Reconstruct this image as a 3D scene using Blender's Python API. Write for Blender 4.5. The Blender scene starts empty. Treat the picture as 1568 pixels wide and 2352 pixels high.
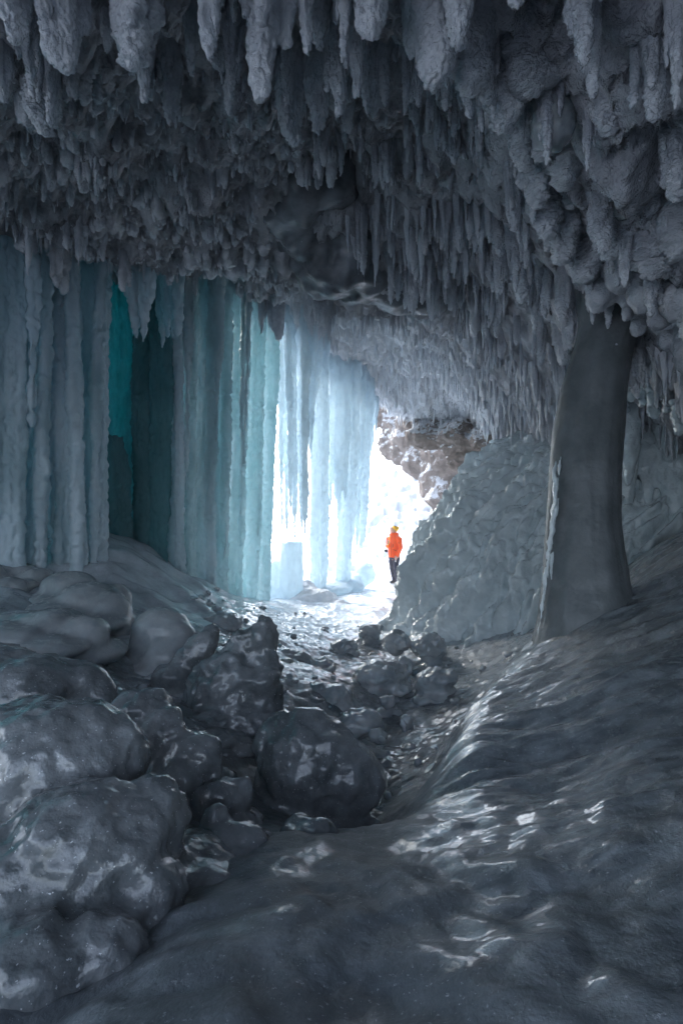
import bpy, math, random
import numpy as np
from mathutils import Vector, Matrix

rnd = random.Random(7)
HAZE = 0.007
# ------------------------------------------------------------------ camera
CAMZ = 2.1
scn = bpy.context.scene
cam_d = bpy.data.cameras.new("camera")
cam_d.sensor_fit = 'VERTICAL'; cam_d.sensor_height = 36.0; cam_d.lens = 18.0
cam_d.clip_start = 0.05; cam_d.clip_end = 3000
cam = bpy.data.objects.new("camera", cam_d)
scn.collection.objects.link(cam)
cam.location = (0, 0, CAMZ); cam.rotation_euler = (math.radians(90), 0, 0)
scn.camera = cam
# ------------------------------------------------------------------ world, sun, exposure
SUN_EL, SUN_AZ = math.radians(32), math.radians(-38)      # azimuth from +Y, negative = towards -X
w = bpy.data.worlds.new("World"); scn.world = w; w.use_nodes = True
wn = w.node_tree; wn.nodes.clear()
sky = wn.nodes.new('ShaderNodeTexSky'); sky.sky_type = 'NISHITA'; sky.sun_disc = False
sky.sun_elevation = SUN_EL; sky.sun_rotation = SUN_AZ
sky.air_density = 1.0; sky.dust_density = 1.6; sky.ozone_density = 1.0
bg = wn.nodes.new('ShaderNodeBackground'); bg.inputs['Strength'].default_value = 0.15
wo = wn.nodes.new('ShaderNodeOutputWorld')
hs = wn.nodes.new('ShaderNodeHueSaturation'); hs.inputs['Saturation'].default_value = .62      # thin cloud whitens the sky
wn.links.new(sky.outputs[0], hs.inputs['Color']); wn.links.new(hs.outputs[0], bg.inputs[0]); wn.links.new(bg.outputs[0], wo.inputs[0])
sd = bpy.data.lights.new("sun", 'SUN'); sd.energy = 0.9; sd.angle = math.radians(12); sd.color = (1.0, 0.975, 0.945)
so = bpy.data.objects.new("sun", sd); scn.collection.objects.link(so)
sdir = Vector((math.sin(SUN_AZ) * math.cos(SUN_EL), math.cos(SUN_AZ) * math.cos(SUN_EL), math.sin(SUN_EL)))
so.rotation_euler = sdir.to_track_quat('Z', 'Y').to_euler()
scn.view_settings.view_transform = 'Standard'; scn.view_settings.look = 'None'
scn.view_settings.gamma = 1; scn.view_settings.use_curve_mapping = False
scn.view_settings.exposure = 2.5
scn.cycles.use_denoising = True
try: scn.cycles.denoiser = 'OPENIMAGEDENOISE'
except Exception: pass
scn.cycles.max_bounces = 9; scn.cycles.diffuse_bounces = 6; scn.cycles.glossy_bounces = 3
scn.cycles.transmission_bounces = 8; scn.cycles.caustics_reflective = False; scn.cycles.caustics_refractive = False
scn.cycles.sample_clamp_indirect = 6.0

# ------------------------------------------------------------------ helpers
F = 1176.0
def P(px, py, Y):                       # measured photo position (1568x2352 scale) at a chosen real distance Y
    return ((px - 784.0) / F * Y, Y, CAMZ + (1176.0 - py) / F * Y)

def _hash(ix, iy, iz, seed):
    h = (ix.astype(np.int64) * 73856093) ^ (iy.astype(np.int64) * 19349663) ^ (iz.astype(np.int64) * 83492791) ^ (seed * 2654435761 & 0x7fffffff)
    h = (h ^ (h >> 13)) * 1274126177 & 0xffffffff
    h = (h ^ (h >> 16)) * 668265263 & 0xffffffff
    return (h ^ (h >> 15)) & 0xffffffff
def perlin(p, seed=0):
    p = np.asarray(p, dtype=np.float64)
    i = np.floor(p); f = p - i; i = i.astype(np.int64)
    u = f * f * f * (f * (f * 6 - 15) + 10)
    out = 0
    for dx in (0, 1):
        wx = u[:, 0] if dx else 1 - u[:, 0]
        for dy in (0, 1):
            wy = u[:, 1] if dy else 1 - u[:, 1]
            for dz in (0, 1):
                wz = u[:, 2] if dz else 1 - u[:, 2]
                h = _hash(i[:, 0] + dx, i[:, 1] + dy, i[:, 2] + dz, seed)
                a = (h & 1023) / 1023.0 * 2 * math.pi; c = ((h >> 10) & 1023) / 1023.0 * 2 - 1
                s = np.sqrt(1 - c * c)
                out = out + wx * wy * wz * (s * np.cos(a) * (f[:, 0] - dx) + s * np.sin(a) * (f[:, 1] - dy) + c * (f[:, 2] - dz))
    return out * 1.5
def fbm(p, octs=4, seed=0, gain=.5):
    p = np.asarray(p, dtype=np.float64); a, s, o = 1.0, 1.0, 0
    for k in range(octs):
        o = o + a * perlin(p * s, seed + k * 17); a *= gain; s *= 2.03
    return o
def sm(a, b, x):
    t = np.clip((x - a) / (b - a), 0, 1); return t * t * (3 - 2 * t)

class TPS:
    def __init__(self, pts, lam=0.02):
        pts = np.array(pts, dtype=float); self.c = pts[:, :2]; n = len(pts)
        K = self._k(self.c); K[np.diag_indices(n)] += lam
        Pm = np.hstack([np.ones((n, 1)), self.c])
        A = np.vstack([np.hstack([K, Pm]), np.hstack([Pm.T, np.zeros((3, 3))])])
        s = np.linalg.solve(A, np.concatenate([pts[:, 2], np.zeros(3)])); self.w = s[:n]; self.a = s[n:]
    def _k(self, q):
        d = np.sqrt(((q[:, None, :] - self.c[None]) ** 2).sum(-1)) + 1e-9
        return d * d * np.log(d)
    def __call__(self, x, y):
        x = np.asarray(x, float); y = np.asarray(y, float); sh = x.shape
        q = np.stack([x.ravel(), y.ravel()], 1); out = np.empty(len(q))
        for i in range(0, len(q), 40000):
            b = q[i:i + 40000]; out[i:i + 40000] = self._k(b) @ self.w + self.a[0] + b @ self.a[1:]
        return out.reshape(sh)

C = scn.collection
def mesh_np(name, V, Fc, mat=None, smooth=True):
    V = np.asarray(V, dtype=np.float32); Fc = np.asarray(Fc, dtype=np.int32)
    me = bpy.data.meshes.new(name); k = Fc.shape[1]
    me.vertices.add(len(V)); me.vertices.foreach_set('co', V.ravel())
    me.loops.add(Fc.size); me.loops.foreach_set('vertex_index', Fc.ravel())
    me.polygons.add(len(Fc)); me.polygons.foreach_set('loop_start', np.arange(0, Fc.size, k, dtype=np.int32))
    me.polygons.foreach_set('loop_total', np.full(len(Fc), k, dtype=np.int32))
    me.update(calc_edges=True); me.validate()
    me.polygons.foreach_set('use_smooth', np.full(len(me.polygons), smooth)); me.update()
    if mat: me.materials.append(mat)
    return me
def link(name, me, parent=None, loc=(0, 0, 0)):
    o = bpy.data.objects.new(name, me); C.objects.link(o); o.location = loc
    if parent: o.parent = parent
    return o
def tag(o, label=None, cat=None, group=None, kind='thing'):
    if label: o['label'] = label
    if cat: o['category'] = cat
    if group: o['group'] = group
    if kind: o['kind'] = kind
    return o
def grid_faces(nx, ny, wrap=False):
    i, j = np.meshgrid(np.arange(nx - (0 if wrap else 1)), np.arange(ny - 1), indexing='ij')
    a = i * ny + j; b = ((i + 1) % nx) * ny + j
    return np.stack([a, b, b + 1, a + 1], -1).reshape(-1, 4)

def _sphere(nu=12, nv=8):
    V = [(0, 0, 1)]
    for j in range(1, nv):
        t = math.pi * j / nv
        for i in range(nu):
            a = 2 * math.pi * i / nu; V.append((math.sin(t) * math.cos(a), math.sin(t) * math.sin(a), math.cos(t)))
    V.append((0, 0, -1)); Fc = []
    for i in range(nu):
        Fc.append((0, 1 + i, 1 + (i + 1) % nu, 1 + (i + 1) % nu))
        b = 1 + (nv - 2) * nu
        Fc.append((b + i, len(V) - 1, len(V) - 1, b + (i + 1) % nu))
    for j in range(nv - 2):
        for i in range(nu):
            a = 1 + j * nu
            Fc.append((a + i, a + nu + i, a + nu + (i + 1) % nu, a + (i + 1) % nu))
    return np.array(V), Fc
SPH = _sphere(); SPH2 = _sphere(24, 16)

class Blob:
    """closed pieces melted together into one surface"""
    def __init__(s): s.V = []; s.F = []; s.n = 0
    def _add(s, V, Fl):
        s.V.append(np.asarray(V, float))
        for f in Fl:
            f = [q + s.n for k, q in enumerate(f) if q not in f[:k]]; s.F.append(f)
        s.n += len(V); return s
    def ball(s, c, r, rot=None, fine=False):
        S = SPH2 if fine else SPH
        r = np.array(r if hasattr(r, '__len__') else (r, r, r), float); V = S[0] * r
        if rot is not None: V = V @ np.array(Matrix.Rotation(rot[0], 3, 'X') @ Matrix.Rotation(rot[1], 3, 'Y') @ Matrix.Rotation(rot[2], 3, 'Z')).T
        return s._add(V + np.array(c, float), S[1])
    def tube(s, pts, rad, n=10, flat=1.0, ax=0.0):
        """tube along pts with radii, closed ends; flat squeezes it along direction ax (z rotation)"""
        pts = [Vector(p) for p in pts]; V = []; m = len(pts); up = Vector((0, 1, 0))
        for i, p in enumerate(pts):
            d = (pts[min(i + 1, m - 1)] - pts[max(i - 1, 0)]).normalized()
            a = up.cross(d); a = a.normalized() if a.length > 1e-3 else Vector((1, 0, 0)); b = d.cross(a)
            for k in range(n):
                t = 2 * math.pi * k / n
                V.append(p + (a * math.cos(t + ax) + b * math.sin(t + ax) * flat) * rad[i])
        Fl = [tuple(range(n))[::-1], tuple(range((m - 1) * n, m * n))]
        for i in range(m - 1):
            for k in range(n):
                Fl.append((i * n + k, i * n + (k + 1) % n, (i + 1) * n + (k + 1) % n, (i + 1) * n + k))
        s._add([tuple(v) for v in V], [])
        base = s.n - len(V)
        for f in Fl: s.F.append([q + base for q in f])
        return s
    def cap(s, a, b, ra, rb):
        s.ball(a, ra); s.ball(b, rb); s.tube([a, b], [ra, rb], 12); return s
    def mesh(s, name, voxel, smooth=4, mat=None, disp=None):
        me = bpy.data.meshes.new(name); me.from_pydata([tuple(v) for v in np.vstack(s.V)], [], s.F)
        o = bpy.data.objects.new('tmp', me); C.objects.link(o)
        r = o.modifiers.new('r', 'REMESH'); r.mode = 'VOXEL'; r.voxel_size = voxel; r.adaptivity = 0
        if smooth:
            q = o.modifiers.new('s', 'SMOOTH'); q.factor = .5; q.iterations = smooth
        dg = bpy.context.evaluated_depsgraph_get()
        m2 = bpy.data.meshes.new_from_object(o.evaluated_get(dg))
        bpy.data.objects.remove(o); bpy.data.meshes.remove(me); m2.name = name
        if disp is not None: displace(m2, disp)
        m2.polygons.foreach_set('use_smooth', np.full(len(m2.polygons), True))
        m2.materials.clear()
        if mat: m2.materials.append(mat)
        m2.update()
        return m2
def co_of(me):
    a = np.empty(len(me.vertices) * 3, dtype=np.float32); me.vertices.foreach_get('co', a); return a.reshape(-1, 3).astype(float)
def no_of(me):
    a = np.empty(len(me.vertices) * 3, dtype=np.float32); me.vertex_normals.foreach_get('vector', a); return a.reshape(-1, 3).astype(float)
def displace(me, fn):
    v = co_of(me); n = no_of(me); d = fn(v, n)
    v = v + (n * d[:, None] if d.ndim == 1 else d)
    me.vertices.foreach_set('co', v.astype(np.float32).ravel()); me.update()

# ------------------------------------------------------------------ materials
def new_mat(name):
    m = bpy.data.materials.new(name); m.use_nodes = True; m.node_tree.nodes.clear(); return m, m.node_tree
class NT:
    def __init__(s, nt): s.t = nt
    def n(s, typ, **kw):
        o = s.t.nodes.new(typ)
        for k, v in kw.items():
            if k.startswith('i_'):
                key = k[2:]; key = int(key) if key.isdigit() else key.replace('_', ' ')
                o.inputs[key].default_value = v
            else: setattr(o, k, v)
        return o
    def l(s, a, b): s.t.links.new(a, b)
    def pos(s, scale=(1, 1, 1), rotz=0):
        g = s.n('ShaderNodeNewGeometry'); m = s.n('ShaderNodeMapping'); s.l(g.outputs['Position'], m.inputs[0])
        m.inputs['Scale'].default_value = scale; m.inputs['Rotation'].default_value = (0, 0, rotz); return m.outputs[0]
    def noise(s, vec, scale, detail=4, rough=.55, dist=0):
        o = s.n('ShaderNodeTexNoise'); s.l(vec, o.inputs['Vector'])
        o.inputs['Scale'].default_value = scale; o.inputs['Detail'].default_value = detail
        o.inputs['Roughness'].default_value = rough; o.inputs['Distortion'].default_value = dist; return o.outputs[0]
    def ramp(s, fac, stops):
        r = s.n('ShaderNodeValToRGB'); s.l(fac, r.inputs[0]); e = r.color_ramp.elements
        while len(e) < len(stops): e.new(.5)
        for k, (p, c) in enumerate(stops):
            e[k].position = p; e[k].color = (*c, 1) if hasattr(c, '__len__') else (c, c, c, 1)
        return r.outputs[0]
    def mix(s, f, a, b):
        o = s.n('ShaderNodeMix'); o.data_type = 'RGBA'
        if hasattr(f, 'node'): s.l(f, o.inputs[0])
        else: o.inputs[0].default_value = f
        for v, i in ((a, 6), (b, 7)):
            if hasattr(v, 'node'): s.l(v, o.inputs[i])
            else: o.inputs[i].default_value = (*v, 1)
        return o.outputs[2]
    def bump(s, h, strength, dist, prev=None):
        b = s.n('ShaderNodeBump'); s.l(h, b.inputs['Height']); b.inputs['Strength'].default_value = strength
        b.inputs['Distance'].default_value = dist
        if prev is not None: s.l(prev, b.inputs['Normal'])
        return b.outputs[0]
    def prin(s, base, rough, nrm=None, spec=.5, coat=0, coat_r=.05, ior=1.31):
        p = s.n('ShaderNodeBsdfPrincipled')
        for v, k in ((base, 'Base Color'), (rough, 'Roughness')):
            if hasattr(v, 'node'): s.l(v, p.inputs[k])
            else: p.inputs[k].default_value = (*v, 1) if hasattr(v, '__len__') else v
        p.inputs['IOR'].default_value = ior
        p.inputs['Specular IOR Level'].default_value = spec
        p.inputs['Coat Weight'].default_value = coat; p.inputs['Coat Roughness'].default_value = coat_r
        if nrm is not None: s.l(nrm, p.inputs['Normal'])
        return p.outputs[0]
    def out(s, sh):
        o = s.n('ShaderNodeOutputMaterial'); s.l(sh, o.inputs['Surface'])
    def mixs(s, f, a, b):
        o = s.n('ShaderNodeMixShader')
        if hasattr(f, 'node'): s.l(f, o.inputs[0])
        else: o.inputs[0].default_value = f
        s.l(a, o.inputs[1]); s.l(b, o.inputs[2]); return o.outputs[0]
    def transl(s, col, nrm=None):
        o = s.n('ShaderNodeBsdfTranslucent')
        if hasattr(col, 'node'): s.l(col, o.inputs[0])
        else: o.inputs[0].default_value = (*col, 1)
        if nrm is not None: s.l(nrm, o.inputs['Normal'])
        return o.outputs[0]

def ice_mat(name, dark, light, rough=(.25, .6), tr=0.0, trcol=(.7, .85, .9), b1=(6, .4, .05), b2=(45, .5, .012), stretch=1.0, spec=.6, coat=0.0, split=(.38, .62), nscale=3.0, sss=0, sr=.1, tipcol=None, specks=0):
    m, nt = new_mat(name); t = NT(nt)
    v = t.pos((1, 1, stretch)); v1 = t.pos()
    c = t.mix(t.ramp(t.noise(v, nscale, 5, .6), [(split[0], 0), (split[1], 1)]), dark, light)
    if specks: c = t.mix(t.ramp(t.noise(v1, 70, 2, .7), [(.66, 0), (.74, specks)]), c, (.62, .65, .68))
    r = t.ramp(t.noise(v1, 14, 3), [(.35, rough[0]), (.65, rough[1])])
    nb = t.bump(t.noise(v, b1[0], 3), b1[1], b1[2]); nb = t.bump(t.noise(v1, b2[0], 4, .65), b2[1], b2[2], nb)
    if tipcol:
        a = t.n('ShaderNodeAttribute'); a.attribute_name = 'tip'; c = t.mix(a.outputs['Fac'], c, tipcol)
    s = t.prin(c, r, nb, spec, coat)
    if sss:
        p = s.node; p.inputs['Subsurface Weight'].default_value = sss; p.inputs['Subsurface Radius'].default_value = (.5, .8, 1.0); p.inputs['Subsurface Scale'].default_value = sr
    if tr > .3: trcol = t.mix(t.ramp(t.noise(t.pos((1, 1, .5)), 5.5, 5, .65), [(.36, 0), (.64, 1)]), tuple(q * (.8 if q > .6 else .62) for q in trcol), trcol)
    if tr > 0: s = t.mixs(tr, s, t.transl(trcol, nb))
    t.out(s); return m

def ceil_mat():
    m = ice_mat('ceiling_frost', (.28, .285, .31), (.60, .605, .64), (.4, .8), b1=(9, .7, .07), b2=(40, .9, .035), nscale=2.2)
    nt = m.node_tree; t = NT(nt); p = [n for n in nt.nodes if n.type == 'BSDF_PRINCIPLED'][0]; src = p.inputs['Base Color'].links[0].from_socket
    a = t.n('ShaderNodeAttribute'); a.attribute_name = 'mouth_light'
    t.l(t.mix(a.outputs['Fac'], src, (.60, .62, .66)), p.inputs['Base Color']); return m  # ceiling paler towards the mouth: light from the snow outside put into the colour
M_FROST = ice_mat('frosted_ice', (.40, .41, .45), (.60, .615, .66), (.10, .45), coat=.5, tipcol=(.88, .89, .92), tr=.24, trcol=(.7, .78, .86), b1=(9, .5, .05), b2=(75, .9, .02))
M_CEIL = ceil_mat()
M_DAYLIT = ice_mat('daylit_frost', (.52, .55, .60), (.80, .82, .86), (.4, .7), tr=.15, trcol=(.7, .8, .9), b1=(9, .5, .05), b2=(55, .7, .02))  # brighter frost copy for thin icicles, bounced daylight painted into its colour
M_CURT = ice_mat('curtain_ice', (.42, .50, .54), (.74, .80, .86), (.2, .5), tr=.30, trcol=(.55, .86, .93), b1=(8, .35, .06), b2=(38, .4, .014), stretch=.22, nscale=2.0)
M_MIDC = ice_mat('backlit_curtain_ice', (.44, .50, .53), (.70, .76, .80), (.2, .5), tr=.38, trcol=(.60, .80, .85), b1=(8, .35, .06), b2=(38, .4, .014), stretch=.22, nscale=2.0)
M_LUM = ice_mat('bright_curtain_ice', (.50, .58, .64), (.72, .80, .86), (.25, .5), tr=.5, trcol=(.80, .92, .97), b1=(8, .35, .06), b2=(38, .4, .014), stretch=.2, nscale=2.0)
M_TEAL = ice_mat('turquoise_ice', (.02, .20, .24), (.12, .62, .68), (.2, .5), nscale=6, split=(.42, .58), tr=.72, trcol=(.34, .95, .97), b1=(6, .5, .08), b2=(30, .4, .015), stretch=.3)
M_TEAL2 = ice_mat('green_ice', (.03, .16, .16), (.05, .24, .24), (.3, .5), tr=.5, trcol=(.08, .6, .6), b1=(6, .5, .08), b2=(30, .4, .015), stretch=.3)
M_DEEP = ice_mat('deep_teal_ice', (.08, .20, .22), (.16, .32, .35), (.3, .6), tr=.4, trcol=(.22, .66, .70), b1=(6, .5, .08), b2=(30, .4, .015), stretch=.3)
M_CLEAR = ice_mat('clear_dark_ice', (.09, .102, .11), (.20, .216, .23), (.06, .26), b1=(15, .7, .02), b2=(40, .5, .007), spec=.9, coat=.6, sss=.3, sr=.06, specks=.8, nscale=4)
M_CHUNK = ice_mat('broken_ice', (.28, .31, .33), (.46, .49, .51), (.06, .25), b1=(9, .45, .03), b2=(34, .5, .008), spec=1.0, coat=.5, sss=.5, sr=.06)
M_SMOOTH = ice_mat('smooth_white_ice', (.24, .26, .275), (.36, .385, .40), (.14, .32), tr=.1, sss=.4, sr=.08, b1=(3, .25, .05), b2=(50, .2, .005), spec=.6, coat=.25)
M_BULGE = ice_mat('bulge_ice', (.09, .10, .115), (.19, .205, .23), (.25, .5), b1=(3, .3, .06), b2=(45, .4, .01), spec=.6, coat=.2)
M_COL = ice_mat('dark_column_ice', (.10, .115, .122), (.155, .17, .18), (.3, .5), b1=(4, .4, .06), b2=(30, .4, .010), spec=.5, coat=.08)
M_FLOW = ice_mat('flowstone_ice', (.52, .59, .62), (.72, .79, .82), (.06, .24), tr=.12, trcol=(.8, .92, .96), b1=(8, .55, .06), b2=(26, .6, .018), spec=1.0, coat=.9)
M_DRIP = ice_mat('clear_drip_ice', (.40, .44, .48), (.6, .64, .68), (.03, .12), spec=1, coat=1.0)
M_SNOW = ice_mat('snow', (.70, .72, .76), (.80, .81, .84), (.6, .9), b1=(3, .5, .1), b2=(30, .4, .02), spec=.3)

def rock_mat():
    m, nt = new_mat('snowy_rock'); t = NT(nt); v = t.pos()
    c = t.ramp(t.noise(v, 1.6, 8, .7), [(.3, (.16, .13, .115)), (.5, (.27, .225, .205)), (.7, (.38, .33, .30))])
    g = t.n('ShaderNodeNewGeometry'); sx = t.n('ShaderNodeSeparateXYZ'); t.l(g.outputs['Normal'], sx.inputs[0])
    a = t.n('ShaderNodeMath', operation='MULTIPLY_ADD'); t.l(t.noise(v, 4.5, 10, .78), a.inputs[0]); a.inputs[1].default_value = 2.6; mm = t.n('ShaderNodeMath', operation='MULTIPLY_ADD'); t.l(sx.outputs[2], mm.inputs[0]); mm.inputs[1].default_value = .55; mm.inputs[2].default_value = -.75; t.l(mm.outputs[0], a.inputs[2])
    f = t.ramp(a.outputs[0], [(.62, 0), (.80, 1)])
    b = t.bump(t.noise(v, 5, 8, .7), .9, .25); b = t.bump(t.noise(v, 25, 5, .7), .6, .04, b)
    t.out(t.prin(t.mix(f, c, (.82, .84, .88)), .85, b, .3)); return m
M_ROCK = rock_mat()

def ground_mat():
    m, nt = new_mat('cave_floor_ice'); t = NT(nt); v = t.pos()
    at = t.n('ShaderNodeAttribute'); at.attribute_name = 'snow'; fl = t.n('ShaderNodeAttribute'); fl.attribute_name = 'flow'
    n1 = t.noise(v, 4.5, 10, .72)
    ice = t.mix(t.ramp(n1, [(.35, 0), (.7, 1)]), (.078, .092, .104), (.16, .185, .205))
    vs = t.pos((1.2, 4.5, 4.5), math.radians(-20))
    n2 = t.noise(vs, 2.2, 5, .6, .6)
    flow = t.mix(t.ramp(n2, [(.4, 0), (.66, 1)]), (.08, .095, .106), (.19, .215, .235))
    ice = t.mix(fl.outputs['Fac'], ice, flow)
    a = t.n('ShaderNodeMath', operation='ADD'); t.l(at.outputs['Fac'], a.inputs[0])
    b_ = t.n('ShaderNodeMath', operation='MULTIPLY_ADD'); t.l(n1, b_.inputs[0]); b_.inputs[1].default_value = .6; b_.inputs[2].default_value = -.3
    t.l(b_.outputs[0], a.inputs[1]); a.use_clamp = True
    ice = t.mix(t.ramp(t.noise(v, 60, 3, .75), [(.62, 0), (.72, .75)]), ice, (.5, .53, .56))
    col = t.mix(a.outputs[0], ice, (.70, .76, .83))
    gl = t.n('ShaderNodeAttribute'); gl.attribute_name = 'gloss'
    r = t.mix(a.outputs[0], t.mix(gl.outputs['Fac'], (.52, .52, .52), t.ramp(t.noise(v, 2.6, 7, .65), [(.38, .06), (.62, .34)])), (.6, .6, .6))
    nb = t.bump(t.noise(v, 8, 4, .6), .35, .05); nb = t.bump(t.noise(v, 36, 5, .7), .6, .012, nb)
    so_ = t.prin(col, r, nb, .9, 0); pp = so_.node; mu = t.n('ShaderNodeMath', operation='MULTIPLY'); t.l(gl.outputs['Fac'], mu.inputs[0]); mu.inputs[1].default_value = .95; t.l(mu.outputs[0], pp.inputs['Coat Weight'])
    t.out(so_); return m
M_GROUND = ground_mat()

# ------------------------------------------------------------------ ground
gp = [P(870, 1342, 15.3), P(700, 1350, 14.2), P(830, 1400, 11), P(760, 1440, 9.4), P(960, 1480, 8.1), P(1080, 1540, 6.8), P(860, 1600, 5.8),
      P(980, 1680, 4.9), P(900, 1780, 4.1), P(760, 1880, 3.5), P(600, 1800, 3.6), P(870, 1868, 3.4),
      P(784, 2352, 1.25), P(784, 2100, 1.62), P(780, 1935, 2.25), P(600, 1960, 2.15), P(560, 2352, 1.15), P(500, 2100, 1.6),
      P(1000, 1705, 4.2), P(1100, 1610, 5.0), P(1170, 1520, 6.0), P(930, 1800, 3.35), P(1200, 1800, 2.9), P(1300, 1620, 3.8), P(1500, 1500, 4.0),
      P(1568, 1290, 5.2), P(1450, 1390, 5.2), P(1300, 1470, 5.0), P(1568, 2352, 1.1), P(1300, 2100, 1.6), P(1568, 1900, 1.8), P(1050, 1900, 2.4), P(1200, 2352, 1.15),
      P(880, 1960, 2.2),
      P(0, 2352, 1.3), P(200, 2200, 1.6), P(0, 1560, 3.6), P(0, 1330, 6), P(100, 1240, 8), P(300, 1235, 8.6), P(400, 1330, 8), P(450, 1450, 6.4), P(600, 1400, 9), P(560, 1375, 10.8),
      P(260, 1580, 4.2), P(500, 1670, 4.1), P(560, 1740, 3.7), P(640, 1560, 5.4), P(420, 1600, 4.8), P(300, 1480, 5.4), P(450, 1330, 9.4),
      P(1430, 1330, 6.5), (4.5, 8, 1.4), (6, 10, 1.6), (2.2, 9.0, .2), (2.6, 11, .1), (3.5, 14, .1), (1.8, 7.4, .1),
      (0, -1, .9), (-2, -1, 1.0), (2, -1, 1.2), (4, 0, 1.7), (4.5, 3, 1.9), (-4, 1, 1.4), (-4.5, 4, 1.5), (-6, 7, 1.6), (6, 5, 2.2),
      (-6, 11, .2), (-3, 14, -.2), (-1, 17, -.1), (2, 17, 0), (6, 17, 0), (-8, 16, -.5), (0, -4, .9), (-6, -4, 1), (6, -4, 1.5), (-9, 5, .6), (-9, 0, .8), (8, 0, 2), (9, 10, 2), (9, 16, .3)]
TG = TPS(gp, .03)
def ext(x, y):
    hill = 5.4 * sm(16.5, 29, y + .25 * x) * sm(-7, 4, x) + 2.4 * sm(2, 12, x) * sm(17, 26, y)
    far = -0.8 + 0 * x
    return np.where(True, far * sm(2, -8, x) + hill, 0)
def sm2(a, b, x): return sm(a, b, x)
def gz_base(x, y):
    x = np.asarray(x, float); y = np.asarray(y, float)
    cx = np.clip(x, -9, 9); cy = np.clip(y, -4, 17)
    z = TG(cx, cy)
    wgt = np.maximum(sm(14.5, 17.5, y), np.maximum(sm(8, 11, x), sm(8, 11, -x)))
    back = sm(-3, -6, y)
    e = ext(x, y)
    z = z * (1 - wgt) + e * wgt
    return z * (1 - back) + 0.5 * back
def right_mask(x, y):
    gx = np.interp(y, [1, 2, 3.3, 4.2, 5, 6, 7], [.1, .3, .45, .75, 1.3, 2.0, 2.8])
    return sm(-.1, .35, x - gx) * sm(7.4, 6.2, y)
def ground_fields(x, y, z):
    p = np.stack([x, y, z], 1)
    rm = right_mask(x, y)
    inn = sm(16.5, 15.5, y) * sm(9, 7, np.abs(x))
    a = math.radians(-22); u = x * math.cos(a) + y * math.sin(a); v = -x * math.sin(a) + y * math.cos(a)
    wz = fbm(np.stack([x * .8, y * .8, z * 0], 1), 2, 5) * .5
    fl = fbm(np.stack([u * 1.7, (v + wz * .3) * 6.5, z * 0], 1), 3, 11)
    far_ = sm(1.6, 3.2, y)
    lfb = (1 - rm) * sm(2.6, 3.3, y) * sm(6.5, 5, y) * sm(-.2, .2, x)
    d = rm * ((.006 + .034 * far_) * fl + .006 * far_ * fbm(p * [5, 14, 5], 2, 31) + .05 * fbm(p * 1.1, 2, 33)) + .20 * sm(0, .45, x - np.interp(y, [1, 2, 3.3, 4.2, 5, 6, 7], [.1, .3, .45, .75, 1.3, 2.0, 2.8])) * sm(2.4, 3.4, y) * sm(7.2, 5.8, y) - .12 * lfb
    lf = (1 - rm)
    ls = sm(-1.2, -2.4, x) * sm(4.5, 6, y) * inn          # smooth frozen slope on the left
    nearm = sm(3.0, 2.0, y)
    d += lf * (1 - .8 * ls) * (1 - .6 * nearm) * inn * (.05 * fbm(p * 1.3, 3, 3) + .022 * np.abs(fbm(p * [5, 5, 1], 3, 9)) + .010 * fbm(p * 16, 3, 8))
    nearc = sm(2.9, 2.0, y)
    d += nearc * (.03 * np.clip(fbm(p * 3.4, 2, 27), -.1, 1) + .010 * np.abs(fbm(p * 9, 2, 28)))
    d += nearm * (.045 * np.abs(fbm(p * 2.6, 2, 25)) + .022 * fbm(p * 2.2, 2, 21) + .004 * fbm(p * 11, 3, 22))
    d += ls * (.10 * fbm(p * [1.6, 2.4, 1], 2, 41))
    out = 1 - inn
    d += out * (.10 * fbm(p * .6, 4, 51) + .05 * fbm(p * 2.3, 2, 52)) * sm(14, 17, y)
    # foot prints and lumps on the snow hill
    hl = sm(17, 18.5, y) * sm(40, 30, y)
    d -= hl * .35 * np.clip(fbm(p * [2.0, 2.0, 2.0], 2, 61) - .15, 0, 1)
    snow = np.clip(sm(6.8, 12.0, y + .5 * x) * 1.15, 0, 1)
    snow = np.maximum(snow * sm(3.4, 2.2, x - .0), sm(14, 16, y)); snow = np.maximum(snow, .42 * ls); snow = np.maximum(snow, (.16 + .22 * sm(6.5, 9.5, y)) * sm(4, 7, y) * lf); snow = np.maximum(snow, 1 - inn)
    return d, snow, rm
def axis(segs):
    out = [segs[0][0]]
    for a, b, n in segs: out += list(np.linspace(a, b, n + 1)[1:])
    return np.array(out)
xs = axis([(-1500, -60, 14), (-60, -12, 24), (-12, -5, 60), (-5, -2.2, 75), (-2.2, 3, 215), (3, 5.5, 60), (5.5, 12, 60), (12, 60, 24), (60, 1500, 14)])
ys = axis([(-1500, -40, 10), (-40, -4, 20), (-4, .6, 40), (.6, 3.2, 130), (3.2, 8, 170), (8, 16, 160), (16, 32, 160), (32, 80, 24), (80, 1500, 14)])
GX, GY = np.meshgrid(xs, ys, indexing='ij'); gz0 = gz_base(GX, GY)
d, snow, flow = ground_fields(GX.ravel(), GY.ravel(), gz0.ravel())
GZ = gz0.ravel() + d
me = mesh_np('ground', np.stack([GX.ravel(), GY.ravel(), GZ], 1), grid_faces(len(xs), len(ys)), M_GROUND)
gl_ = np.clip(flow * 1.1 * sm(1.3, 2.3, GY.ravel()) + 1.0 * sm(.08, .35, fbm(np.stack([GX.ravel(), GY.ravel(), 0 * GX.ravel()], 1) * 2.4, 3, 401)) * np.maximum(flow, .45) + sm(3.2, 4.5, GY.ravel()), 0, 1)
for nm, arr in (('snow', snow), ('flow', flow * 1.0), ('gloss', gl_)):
    at = me.attributes.new(nm, 'FLOAT', 'POINT'); at.data.foreach_set('value', arr.astype(np.float32))
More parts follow.
